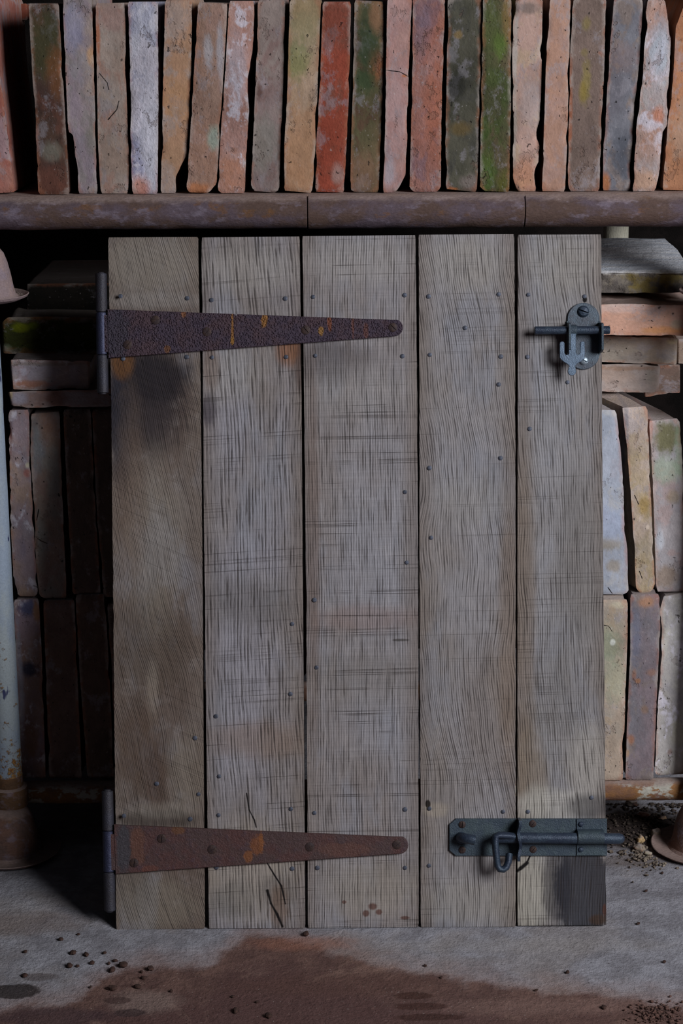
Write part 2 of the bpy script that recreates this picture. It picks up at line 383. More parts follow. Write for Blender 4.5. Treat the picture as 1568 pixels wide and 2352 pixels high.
# lower stillage
lo = empty('lower_stillage', (0, YR, 0))
tag(lo, 'steel pipe stillage on the floor with flaking pale blue posts and bell-shaped feet', 'stillage')
b0 = W(1450, 1788, YR).z; b1 = W(1450, 1836, YR).z; RB = (b0-b1)/2; ZB = (b0+b1)/2; ZBT = ZB+RB
low_m = rusty_pipe('rusty_low_rail', '#5E4438', '#74512F', '#8E8A80', .25, seed=21)
upart('front_rail', rod((xe, YR, ZB), (xf, YR, ZB), RB, .001, 40, 60, .0008, 4), low_m, lo)
upart('rear_rail', rod((xe, YB, ZB), (xf, YB, ZB), RB, .001, 24), low_m, lo)
for xx in (-.30, 0, .30):
    upart('cross_rail', rod((xx, YR+RB*.5, ZB-.001), (xx, YB-RB*.5, ZB-.001), RB*.85, .001, 24), low_m, lo)
post_m = rusty_pipe('flaking_pale_blue_paint', '#8692A0', '#7C8894', '#8A98A8', .9, False, 31, True)
def post_paint():
    g = N('flaking_blue_paint'); P = g.map(g.P, (1, 1, .35))
    a = g.noise(P, 26, 5, .65); b = g.noise(g.P, 110, 5, .7); f = g.noise(g.P, 500, 3, .6)
    c = g.mix(g.ss(a, .4, .6), col('#76818F'), col('#828A8E'))
    sx = g.n('ShaderNodeSeparateXYZ'); g.put(sx.inputs[0], g.P); z = sx.outputs[2]
    low = g.ss(z, .19, .06)
    rm = g.ss(g.math('ADD', g.math('ADD', b, g.math('MULTIPLY', a, .5)), g.math('MULTIPLY', low, .32)), .90, 1.0)
    c = g.mix(rm, c, g.mix(g.ss(f, .4, .6), col('#6B4420'), col('#8A6A3C')))
    c = g.mix(g.ss(g.noise(g.map(g.P, (1, 1, .5), (2, 2, 2)), 40, 3, .6), .66, .69), c, col('#2F3350'))
    c = g.mix(1.0, c, g.grey(g.math('ADD', .72, g.math('MULTIPLY', f, .56))), 'MULTIPLY')
    return g.out(c, .6, g.bump(g.math('ADD', b, rm), .0007), spec=.4)
post_m = post_paint()
xl = (W(11, 1800, YP).x + W(-24, 740, YP).x)/2; xr_ = W(1625, 1500, YP).x
bell_top = W(-20, 690, YP).z
for xx in (xl, xr_):
    upart('front_post', rod((xx, YP, .058), (xx, YP, bell_top-.0006), .0165, .001, 36, 40, .0005, xx*9), post_m, lo, 'pale blue flaking paint')
    o = upart('collar', lathe((xx, YP, .058), (xx, YP, .100), [(0, .020), (.002, .022), (.018, .023), (.026, .022), (.028, .0175), (.042, .0172)], 36, .0008, 3), rusty_pipe('rusted_collar', '#4E3A2A', '#5E432C', seed=41), lo)
    upart('bell_foot', bell(xx, YP-.012, -.001, .062, .036, .062, 2.0+xx), bell_m2, lo)
post2 = W(1414, 540, .57)
for xx in (post2.x,):
    upart('rear_post', rod((xx, .57, .03), (xx, .57, ZR-RR-.004), .0166, .001, 36, 40, .0005, 6), rusty_pipe('rust_eaten_cream_paint', '#6A4C30', '#7C5C36', '#B0AC9C', .72, False, 52, True), lo, 'cream paint eaten by rust')
lower_feet_top = bell_top
# upper stillage feet sit over the lower posts
for xx, y_ in ((xl, YP), (xr_, YP)):
    upart('bell_foot', bell(xx-.0 if xx < 0 else xx, y_, bell_top, .064, .035, .053, 7.0+xx), bell_m1, up, 'dusty pale bell foot with grit in its brim')
    upart('foot_stem', rod((xx, YP+.004, bell_top+.058), (xx, YR, ZR-RR*.5), .0165, .001, 24), rail_m, up)

# ------------------------------------------------------------ clay tiles
def clay(label, L, Rr, cols, y=.25, depth=(0, .2, 0), seed=1, group=None, snap=None, cat='tile', name='clay_tile', rad=.0024, rough=1.0, chip=.0032, horiz=False, **kw):
    vs, fs = slab_mesh(L, Rr, lambda a, b: W(a, b, y), depth, seed, rad=rad, rough=rough*.0008, chip=chip, n=60)
    zmin = min(v.z for v in vs)
    if snap is not None:
        top_ = max(v.z for v in vs); k_ = (top_-snap)/(top_-zmin)
        vs = [Vector((v.x, v.y, top_-(top_-v.z)*k_)) for v in vs]
        zmin = snap
    cx = sum(v.x for v in vs)/len(vs); org = (cx, y+abs(depth[1])/2, zmin)
    m = fired_clay('fired_clay_'+str(seed), cols, seed, org=org, plane=y, flat=not horiz, rough=rough, **kw)
    return tag(link(name, vs, fs, m, org=org, smooth=50), label, cat, group)
G1 = 'clay tiles standing on edge along the upper rail'
T = ZTOP+.0009
def up_tile(i, label, L, Rr, cols, **kw):
    clay(label, L, Rr, cols, y=.2435+.004*math.sin(i*2.3), seed=100+i, group=G1, snap=T, **kw)
up_tile(1, 'pink-red clay tile cut off by the left edge of the photo, leaning right', [(-75, 0), (-42, 437)], [(-12, 0), (0, 165), (34, 432)], ['#8A5348', '#93695F', '#8A7478'])
up_tile(2, 'dark brown tile with dull green cast, first to the right of the black gap', [(65, 8), (78, 240), (88, 447)], [(135, 8), (146, 200), (160, 447)], ['#3A2B27', '#44342B', '#4E342B'], spots=[(105, 100, 45, 70, '#30331F', .8), (130, 170, 20, 50, '#5C3C26'), (120, 350, 20, 20, '#6B6A60', .6), (120, 430, 45, 45, '#5E3B30', .7)])
up_tile(3, 'lavender-grey tile whose left side is broken away low down', [(143, -10), (146, 60), (156, 300), (158, 306), (168, 310), (172, 360), (179, 400), (180, 447)], [(211, -10), (224, 447)], ['#7D7178', '#8A7C74', '#77706F'], spots=[(165, 60, 22, 50, '#767A94', .6), (214, 320, 16, 38, '#6C6960', .7), (210, 130, 9, 18, '#A98564')], rough=1.1)
up_tile(4, 'pale beige tile with two curved scratches in its face', [(219, 8), (222, 160), (225, 330), (231, 447)], [(287, 6), (290, 200), (297, 380), (294, 447)], ['#87756A', '#8D8078', '#8B6F64'], spots=[(222, 70, 6, 70, '#94512F'), (260, 40, 35, 25, '#8E6E68', .6)], lines=[(228, 168, 246, 190), (246, 190, 250, 206), (273, 232, 268, 252), (268, 252, 248, 275)])
up_tile(5, 'whitish lavender tile crusted with rough lime', [(293, 4), (298, 150), (300, 350), (304, 447)], [(363, 4), (364, 250), (362, 447)], ['#7C7B90', '#8C8B98', '#84767E'], lime=.75, rough=1.7, spots=[(335, 50, 28, 40, '#A2A3AE', .7), (350, 320, 22, 120, '#A7A6AF', .85), (318, 432, 22, 24, '#9A6045'), (305, 105, 18, 22, '#B0AFB8', .8)])
up_tile(6, 'tan tile tapering to a broken lower right corner', [(379, 0), (374, 200), (369, 447)], [(442, 0), (438, 205), (434, 213), (436, 220), (430, 358), (415, 385), (403, 412), (405, 447)], ['#8E7059', '#96755E', '#8C7B72'], spots=[(400, 40, 30, 40, '#857F7E', .6), (410, 230, 35, 40, '#93704F', .5)])
up_tile(7, 'brown-orange tile leaning right with a chipped bottom and verdigris flecks', [(455, 5), (444, 180), (436, 320), (428, 430), (432, 443)], [(523, 8), (512, 190), (503, 330), (498, 425), (484, 440), (474, 446)], ['#7C6052', '#80685C', '#846A60'], rough=1.5, spots=[(492, 318, 14, 24, '#7F8B80', .9), (478, 115, 9, 30, '#8D8E94', .7), (506, 120, 8, 60, '#8E8E95', .7), (452, 435, 28, 14, '#95603F', .9)])
up_tile(8, 'pink tile with streaks of white lime, its right side bitten out', [(526, 2), (518, 150), (507, 300), (500, 436), (506, 446)], [(584, 2), (584, 60), (577, 150), (570, 180), (572, 260), (566, 350), (562, 446)], ['#8E6E66', '#94766E', '#8E6250'], lime=.45, rough=1.4, spots=[(545, 160, 20, 60, '#98929A', .6), (535, 400, 30, 40, '#97674D', .7)])
up_tile(9, 'brown-grey tile with a rounded bottom and a thumb-sized dent', [(592, 0), (588, 150), (582, 300), (576, 425), (582, 441)], [(655, 0), (650, 200), (644, 350), (641, 436), (634, 445)], ['#746462', '#776B66', '#6E5A56'], spots=[(592, 210, 9, 18, '#4A322A', .8), (600, 330, 35, 60, '#787870', .6)])
up_tile(10, 'tan-orange tile fading to green at the top', [(665, 0), (660, 200), (653, 330), (652, 440)], [(737, 0), (730, 180), (725, 330), (718, 446)], ['#866B56', '#8A7561', '#8F7A68'], spots=[(700, 30, 40, 50, '#6A6040', .6), (680, 140, 26, 36, '#5A6438', .7), (690, 80, 40, 40, '#76755C', .4), (690, 350, 45, 90, '#93694B', .6)])
up_tile(11, 'brick-red tile, the reddest in the row', [(741, 4), (735, 180), (726, 330), (724, 441)], [(806, 4), (802, 200), (795, 350), (790, 443)], ['#78392B', '#7E3F30', '#6B4034'], rough=1.4, spots=[(775, 400, 12, 22, '#8F7872', .7), (770, 60, 32, 50, '#5F3A30', .6)])
up_tile(12, 'dark olive tile with green moss and one bare orange patch', [(814, 0), (810, 180), (806, 330), (804, 436), (810, 442)], [(881, 4), (880, 200), (874, 330), (869, 442)], ['#4B4632', '#5A4E3A', '#4A382C'], spots=[(862, 155, 14, 32, '#8A5238', .85), (845, 100, 22, 60, '#2C3A28', .85), (838, 185, 26, 26, '#30402A', .85), (862, 40, 12, 30, '#7C5A44', .7), (830, 400, 36, 40, '#6A5040', .7)])
up_tile(13, 'pale pink tile with a hairline crack across it', [(889, -5), (886, 160), (884, 300), (879, 442)], [(946, -5), (938, 170), (936, 300), (931, 400), (916, 430), (910, 442)], ['#91706C', '#95766F', '#8F7674'], lines=[(886, 161, 918, 165), (918, 165, 938, 176)], spots=[(892, 395, 14, 30, '#97939B', .7), (930, 174, 7, 3, '#A5633C')])
up_tile(14, 'reddish purple tile with a rough pitted face', [(948, -5), (946, 180), (943, 330), (940, 430), (948, 441)], [(1022, -5), (1018, 140), (1015, 200), (1012, 430), (1005, 441)], ['#7A5045', '#7E5A52', '#6A5256'], rough=1.7, spots=[(970, 60, 24, 60, '#675A66', .6), (1000, 190, 24, 130, '#8A5542', .6)])
up_tile(15, 'dark grey tile stained blackish green', [(1028, -5), (1025, 200), (1022, 330), (1024, 436)], [(1106, -5), (1103, 180), (1098, 380), (1094, 443)], ['#35352C', '#48463C', '#3E3D38'], spots=[(1050, 200, 20, 25, '#22221F', .8), (1080, 420, 20, 16, '#6A605C', .8), (1035, 438, 14, 7, '#9C5A28'), (1052, 80, 8, 8, '#6E5A34'), (1058, 295, 22, 14, '#5E4D2C', .7)], rough=1.3)
up_tile(16, 'tile overgrown with bright green moss', [(1109, -5), (1104, 180), (1102, 430), (1112, 441)], [(1174, -5), (1174, 200), (1171, 350), (1169, 443)], ['#40422C', '#4C4432', '#3C4626'], rough=1.9, spots=[(1128, 60, 22, 50, '#414C2A', .75), (1150, 105, 14, 26, '#475828', .8), (1118, 395, 16, 46, '#445628', .8), (1160, 420, 18, 25, '#4A4A20'), (1165, 30, 10, 60, '#6E5B36', .7), (1112, 300, 12, 30, '#3E5028', .75), (1135, 180, 20, 20, '#3F4C28', .7)])
up_tile(17, 'pale pink tile with a rough grey mortar strip down its left side', [(1180, -5), (1176, 120), (1178, 300), (1176, 390), (1183, 436)], [(1246, -5), (1243, 180), (1238, 340), (1233, 436)], ['#91766B', '#9A8076', '#98836F'], chip=.008, spots=[(1182, 110, 6, 110, '#99928C', .9), (1180, 300, 6, 80, '#8F877F', .8), (1215, 20, 20, 12, '#5F5550', .8), (1200, 410, 26, 40, '#9A6B50', .7), (1220, 240, 22, 50, '#958A88', .6)])
up_tile(18, 'narrow plain tan-pink tile with faint vertical scoring', [(1263, -5), (1254, 120), (1250, 260), (1244, 441)], [(1310, -5), (1306, 180), (1302, 330), (1297, 442)], ['#8C6C5C', '#917263', '#8D7268'])
up_tile(19, 'grey-brown tile with a trail of yellow lichen down its middle', [(1315, -5), (1309, 120), (1305, 300), (1303, 425), (1308, 440)], [(1392, -5), (1388, 150), (1381, 300), (1376, 440)], ['#5B4D48', '#65564F', '#5E5049'], rough=1.4, spots=[(1346, 55, 9, 14, '#6A5E3A', .8), (1342, 120, 8, 8, '#685C3A', .7), (1346, 185, 10, 40, '#6C6038', .85), (1338, 210, 8, 22, '#6F6030', .8), (1307, 300, 5, 110, '#8A4B2A', .6)])
up_tile(20, 'smooth blue-grey tile with an orange chip at its lower left corner', [(1410, -5), (1398, 130), (1391, 260), (1385, 340), (1384, 438)], [(1477, -5), (1468, 140), (1454, 280), (1446, 439)], ['#5E5C62', '#66666C', '#6E625C'], spots=[(1391, 420, 9, 20, '#8F5A34', .95), (1425, 360, 26, 50, '#3F424A', .8), (1425, 130, 35, 30, '#776664', .5)])
up_tile(21, 'ragged white and pink tile with a broken outline, second from the right end', [(1487, -3), (1481, 25), (1487, 60), (1480, 95), (1473, 190), (1460, 300), (1455, 400), (1452, 439)], [(1526, -3), (1534, 45), (1540, 90), (1536, 180), (1532, 285), (1522, 305), (1518, 370), (1506, 438)], ['#8B7F7E', '#8F8A88', '#97766A'], lime=.3, rough=1.6, spots=[(1510, 35, 30, 35, '#96705F', .8), (1515, 120, 22, 60, '#98A0AC', .7), (1512, 265, 12, 18, '#9F6850', .9), (1480, 415, 28, 22, '#A07F69', .9), (1485, 330, 30, 40, '#8E6C58', .6)])
up_tile(22, 'orange-tan tile cut off by the right edge of the photo', [(1577, -5), (1552, 60), (1545, 180), (1531, 300), (1521, 436)], [(1640, -5), (1610, 200), (1594, 438)], ['#8A5F45', '#93684E', '#8E7260'])
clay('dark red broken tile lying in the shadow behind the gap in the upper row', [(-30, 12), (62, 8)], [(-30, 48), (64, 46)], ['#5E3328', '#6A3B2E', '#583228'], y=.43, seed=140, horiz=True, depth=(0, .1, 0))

# rows held by the lower stillage
GL, GR_ = 'clay tiles standing in the lower stillage left of the door', 'clay tiles standing in the lower stillage right of the door'
BT = ZBT+.0006
clay('pinkish white tile with dark spots, outer tile of the lowest row left of the door', [(31, 1379), (36, 1500), (42, 1680), (46, 1786)], [(89, 1377), (96, 1500), (102, 1680), (105, 1787)], ['#7C6C74', '#7B665F', '#6E5350'], y=.246, seed=201, group=GL, snap=BT, lime=.3,
     spots=[(65, 1395, 22, 20, '#3F4766', .9), (84, 1405, 8, 25, '#8A6748', .9), (66, 1537, 20, 18, '#262C40', .95), (45, 1560, 8, 120, '#8C8C9A', .7), (72, 1700, 16, 40, '#74543C', .7)])
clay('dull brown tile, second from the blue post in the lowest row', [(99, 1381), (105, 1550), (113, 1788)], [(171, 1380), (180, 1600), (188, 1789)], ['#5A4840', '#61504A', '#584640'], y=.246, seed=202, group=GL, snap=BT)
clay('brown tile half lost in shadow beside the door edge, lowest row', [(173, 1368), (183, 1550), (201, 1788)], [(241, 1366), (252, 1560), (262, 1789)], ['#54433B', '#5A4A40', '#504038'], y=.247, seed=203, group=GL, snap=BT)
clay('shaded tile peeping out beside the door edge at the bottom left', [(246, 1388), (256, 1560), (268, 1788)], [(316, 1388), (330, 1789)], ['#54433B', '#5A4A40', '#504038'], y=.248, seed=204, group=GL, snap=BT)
T2 = dict(group=GL)
clay('pinkish white tile with ragged left edge, upper row, next to the blue post', [(18, 944), (17, 960), (22, 1050), (24, 1200), (30, 1310), (32, 1345), (44, 1371)], [(67, 942), (68, 1020), (72, 1110), (80, 1250), (87, 1360), (82, 1371)], ['#84757A', '#887468', '#7C7078'], y=.250, seed=211, lime=.25,
     spots=[(63, 1069, 5, 6, '#ABA48C', .95), (62, 1087, 7, 9, '#8A5850', .9), (22, 1000, 5, 35, '#5E2C30', .8), (40, 1260, 18, 26, '#726A7A', .6)], chip=.006, **T2)
clay('grey and tan finely cracked tile, second from the blue post, upper row', [(70, 952), (70, 1040), (77, 1160), (82, 1290), (90, 1366), (96, 1376)], [(137, 946), (142, 1100), (148, 1250), (154, 1376)], ['#75706A', '#7D695E', '#74615A'], y=.251, seed=212, spots=[(84, 1020, 16, 60, '#70757A', .7), (118, 985, 26, 40, '#80604E', .6), (92, 1240, 14, 60, '#70736E', .6)], lines=[(82, 1234, 96, 1243), (96, 1243, 108, 1248), (84, 1195, 89, 1170)], **T2)
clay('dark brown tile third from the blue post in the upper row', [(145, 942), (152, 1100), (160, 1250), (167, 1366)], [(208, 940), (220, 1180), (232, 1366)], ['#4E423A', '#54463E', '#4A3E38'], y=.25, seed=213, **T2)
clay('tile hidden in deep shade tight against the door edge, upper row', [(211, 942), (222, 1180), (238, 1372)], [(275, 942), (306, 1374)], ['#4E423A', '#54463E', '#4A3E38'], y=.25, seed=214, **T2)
clay('pinkish clay tile lying flat, lower of the two laid left of the door', [(18, 900), (110, 897), (258, 893)], [(27, 937), (110, 936), (258, 934)], ['#7F7576', '#75605A', '#7A6C6A'], y=.248, seed=221, horiz=True, cat='tile', group='clay tiles lying flat in the lower stillage', spots=[(45, 915, 18, 14, '#868898', .6), (128, 915, 20, 16, '#5F3D30', .7), (22, 905, 6, 14, '#8E8163')])
clay('lime-streaked tile lying flat, topmost light one left of the door', [(22, 825), (100, 827), (206, 829)], [(28, 894), (75, 896), (206, 893)], ['#80757A', '#84766F', '#87655A'], y=.256, seed=222, horiz=True, lime=.3, group='clay tiles lying flat in the lower stillage', spots=[(60, 850, 45, 22, '#8C8894', .6), (60, 882, 50, 8, '#8B5C44', .8), (170, 855, 10, 30, '#837A80', .6), (105, 836, 100, 4, '#6A6054', .6)], chip=.005)
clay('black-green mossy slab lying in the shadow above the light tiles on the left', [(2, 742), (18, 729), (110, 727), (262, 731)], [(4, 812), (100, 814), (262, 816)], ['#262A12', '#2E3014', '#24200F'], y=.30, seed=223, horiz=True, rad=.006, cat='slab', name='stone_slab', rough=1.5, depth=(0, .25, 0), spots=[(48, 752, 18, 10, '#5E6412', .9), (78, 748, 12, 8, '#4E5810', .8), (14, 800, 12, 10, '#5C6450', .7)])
clay('slab coloured near-black for the deep shade above the mossy one', [(60, 652), (262, 650)], [(60, 724), (262, 722)], ['#1E1B18', '#24201C', '#1C1A18'], y=.36, seed=224, horiz=True, cat='slab', name='stone_slab', depth=(0, .22, 0))  # near-black slab fills a gap where only shade lies

clay('beige tile with green tint and a white pebble mark, lowest row next to the door', [(1352, 1380), (1362, 1784)], [(1441, 1378), (1441, 1450), (1436, 1600), (1430, 1784)], ['#827A70', '#8D7E70', '#8A7A68'], y=.230, seed=231, gain=1.28, group=GR_, snap=BT, spots=[(1398, 1480, 26, 46, '#6C7662', .7), (1407, 1475, 6, 7, '#B4B6AE', .9), (1424, 1390, 20, 7, '#A09883', .6), (1412, 1560, 30, 50, '#78806C', .5)], lines=[(1384, 1436, 1397, 1438), (1397, 1438, 1405, 1450)])
clay('blue-grey tile with an orange scab at the top, lowest row right of the door', [(1447, 1367), (1447, 1500), (1440, 1640), (1436, 1786)], [(1514, 1366), (1516, 1440), (1508, 1600), (1500, 1786)], ['#686469', '#72666A', '#756A66'], y=.232, seed=232, group=GR_, snap=BT, spots=[(1484, 1383, 18, 13, '#987258', .9), (1464, 1564, 6, 6, '#8C6244'), (1448, 1700, 8, 12, '#8C6048'), (1496, 1545, 12, 8, '#84665A'), (1456, 1470, 14, 60, '#616679', .6), (1440, 1730, 5, 10, '#946B43'), (1456, 1550, 5, 12, '#845A46', .7), (1480, 1630, 8, 10, '#7B5E45', .6)])
clay('whitish tile with crumbling left edge, lowest row, at the right edge of the photo', [(1522, 1372), (1515, 1400), (1519, 1500), (1510, 1620), (1503, 1770), (1510, 1779)], [(1582, 1360), (1574, 1776)], ['#8F8B88', '#96938C', '#87827C'], y=.246, seed=233, gain=1.28, group=GR_, lime=.3, snap=BT, chip=.006, spots=[(1560, 1470, 24, 60, '#A6A4A4', .5), (1562, 1680, 20, 40, '#98947C', .5), (1538, 1728, 6, 8, '#75605A')])
clay('smooth pale blue-grey tile, upper row next to the door', [(1352, 940), (1364, 1366)], [(1418, 944), (1430, 1100), (1436, 1200), (1434, 1215), (1440, 1260), (1443, 1356), (1434, 1367)], ['#7F848E', '#888C96', '#8A8A8C'], y=.246, depth=(-.058, .2, 0), seed=241, gain=1.28, group=GR_, rough=.7, spots=[(1398, 1250, 26, 14, '#7D7468', .8), (1410, 1300, 16, 14, '#7E7466', .8), (1400, 1200, 34, 40, '#8A94AA', .5)], lines=[(1396, 1350, 1406, 1364)])
clay('tan tile turned to show its dark left side, right of the pale blue-grey one', [(1429, 938), (1440, 1040), (1448, 1130), (1456, 1260), (1460, 1350), (1468, 1364)], [(1486, 934), (1491, 1060), (1497, 1200), (1504, 1340), (1496, 1361)], ['#8E7F74', '#8F8069', '#96887E'], y=.240, depth=(-.05, .19, 0), seed=242, gain=1.28, group=GR_, rough=1.2, spots=[(1436, 1010, 6, 100, '#5C5B62', .8), (1478, 1160, 12, 22, '#7F6838', .8), (1480, 1262, 20, 30, '#7D735E', .6), (1487, 1211, 4, 6, '#B5A698'), (1470, 1285, 16, 18, '#8C7B5C', .6)], lines=[(1457, 1138, 1466, 1158), (1468, 1312, 1474, 1328)])
clay('wide grey tile with olive moss at its head, at the right edge of the photo', [(1490, 968), (1496, 1060), (1502, 1200), (1506, 1340), (1510, 1360)], [(1561, 962), (1567, 1060), (1571, 1200), (1575, 1360)], ['#807C7E', '#857F80', '#8A7A78'], y=.250, depth=(-.05, .19, 0), seed=243, gain=1.28, group=GR_, rough=1.1, spots=[(1528, 1005, 30, 34, '#4E4C24', .9), (1562, 1030, 12, 60, '#6C7C66', .7), (1530, 1080, 36, 30, '#7D8A74', .6), (1530, 1325, 26, 26, '#75624F', .7), (1545, 1140, 14, 16, '#7D6C50', .6), (1493, 980, 6, 40, '#8E5A48', .7), (1515, 1240, 8, 26, '#9AA0A8', .6)])
GH = 'clay tiles lying flat right of the door'
R3Y = .315
clay('pinkish grey tile lying flat, lowest of the stack right of the door', [(1300, 838), (1470, 835), (1517, 840)], [(1300, 898), (1475, 902), (1512, 901)], ['#8A7E78', '#8D7C72', '#8A807C'], y=R3Y, seed=251, gain=1.28, horiz=True, group=GH, spots=[(1495, 865, 14, 18, '#757069', .7), (1440, 845, 90, 6, '#7A5C45', .6)])
clay('grey-beige tile lying flat under the long orange one', [(1300, 773), (1400, 772), (1556, 776)], [(1300, 830), (1400, 832), (1554, 838)], ['#837A70', '#85796D', '#7E7670'], y=R3Y-.004, seed=252, gain=1.28, horiz=True, group=GH, spots=[(1545, 784, 14, 6, '#A0987A', .7), (1455, 822, 26, 10, '#6E6866', .6)])
clay('long orange-pink tile lying flat beneath the grey stone slab', [(1300, 698), (1450, 698), (1640, 703)], [(1300, 770), (1450, 770), (1640, 772)], ['#997260', '#9A7868', '#9C8074'], y=R3Y-.046, seed=253, gain=1.28, horiz=True, group=GH, depth=(0, .24, 0), spots=[(1420, 708, 40, 10, '#9C8A84', .6), (1530, 758, 50, 8, '#A26E40', .7), (1555, 745, 14, 10, '#8A8272', .7)])
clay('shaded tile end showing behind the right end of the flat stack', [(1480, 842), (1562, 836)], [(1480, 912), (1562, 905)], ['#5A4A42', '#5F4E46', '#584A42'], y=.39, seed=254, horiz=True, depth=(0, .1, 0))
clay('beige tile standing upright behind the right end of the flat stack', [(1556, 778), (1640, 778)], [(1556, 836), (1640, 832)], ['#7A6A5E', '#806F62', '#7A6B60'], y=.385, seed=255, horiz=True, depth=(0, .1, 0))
# grey weathered stone slab on top
def stone_slab():
    vs, fs = [], []; nx, ny, nz = 90, 26, 16; y0, y1 = .305, .52
    xa, xb = W(1290, 620, y0).x, W(1590, 620, y0).x
    zb = W(1420, 672, y0).z; zt = W(1420, 622, y0).z
    bm = bmesh.new(); bmesh.ops.create_cube(bm, size=1); bmesh.ops.subdivide_edges(bm, edges=bm.edges[:], cuts=30, use_grid_fill=True)
    for v in bm.verts:
        u, q, s = v.co.x+.5, v.co.y+.5, v.co.z+.5
        x = xa+(xb-xa)*u; y = y0+(y1-y0)*q; ztop = zt+.016*math.sin(q*1.9)-.003*u; z = zb+(ztop-zb)*s
        p = Vector((x, y, z))
        y += (.012*abs(noise.noise(p*28))+.006*noise.noise(p*90)) * (1-q)**4 * (1 if s < .93 else .3) + (.012*(1-s) if (s < .55 and q < .1) else 0)*0
        if q < .2: y -= .008*max(0, .45-s)*(1-q*5)
        z += .0012*noise.noise(p*30) + .0005*noise.noise(Vector((x*20, y*200, 0)))
        x += .004*noise.noise(Vector((3, y*20, z*40)))
        v.co = (x, y, z)
    vs = [v.co.copy() for v in bm.verts]; fs = [tuple(v.index for v in f.verts) for f in bm.faces]; bm.free()
    g = N('weathered_grey_stone'); org = ((xa+xb)/2, (y0+y1)/2, zb)
    P = g.P; st = g.noise(g.map(P, (6, 60, 60)), 1.5, 5, .6); b = g.noise(P, 70, 5, .65); f = g.noise(P, 450, 3, .6)
    ge = g.n('ShaderNodeNewGeometry'); sp = g.n('ShaderNodeSeparateXYZ'); g.put(sp.inputs[0], g.P)
    topc = g.mix(g.ss(st, .4, .6), col('#9DA1A9'), col('#B6B6B9'))  # pale top colour raised to make up for light the rail blocks
    fr = g.mix(g.ss(b, .4, .62), col('#544E4A'), col('#736B60')); fr = g.mix(g.ss(g.noise(g.map(P, loc=(1, 1, 1)), 30, 4, .6), .5, .62), fr, col('#70623C'))
    hgt = g.math('ADD', sp.outputs[2], g.math('MULTIPLY', g.math('SUBTRACT', b, .5), .008))
    c = g.mix(g.ss(hgt, (zt-zb)-.006, (zt-zb)+.001), fr, topc)
    c = g.mix(1.0, c, g.grey(g.math('ADD', .7, g.math('MULTIPLY', f, .6))), 'MULTIPLY')
    m = g.out(c, .9, g.bump(f, .0006, 1, g.bump(b, .003)), spec=.2)
    tag(link('stone_slab', vs, fs, m, org=org, smooth=60), 'weathered grey stone slab with a rough broken front edge, on top of the stack right of the door', 'slab')
    return zt
zt = stone_slab()
pc = W(1462, 560, .548)
a_ = Vector((pc.x-.004, .552, W(1462, 563, .552).z-.012)); b_ = Vector((pc.x+.045, .575, a_.z-.004))
tag(link('clay_pipe', *rod(a_, b_, .0125, .002, 28), plain('dusty_pink_clay', '#7D6C68', .9, 0, '#84726B'), org=a_), 'short dusty pink clay pipe end poking up behind the grey stone slab', 'pipe')

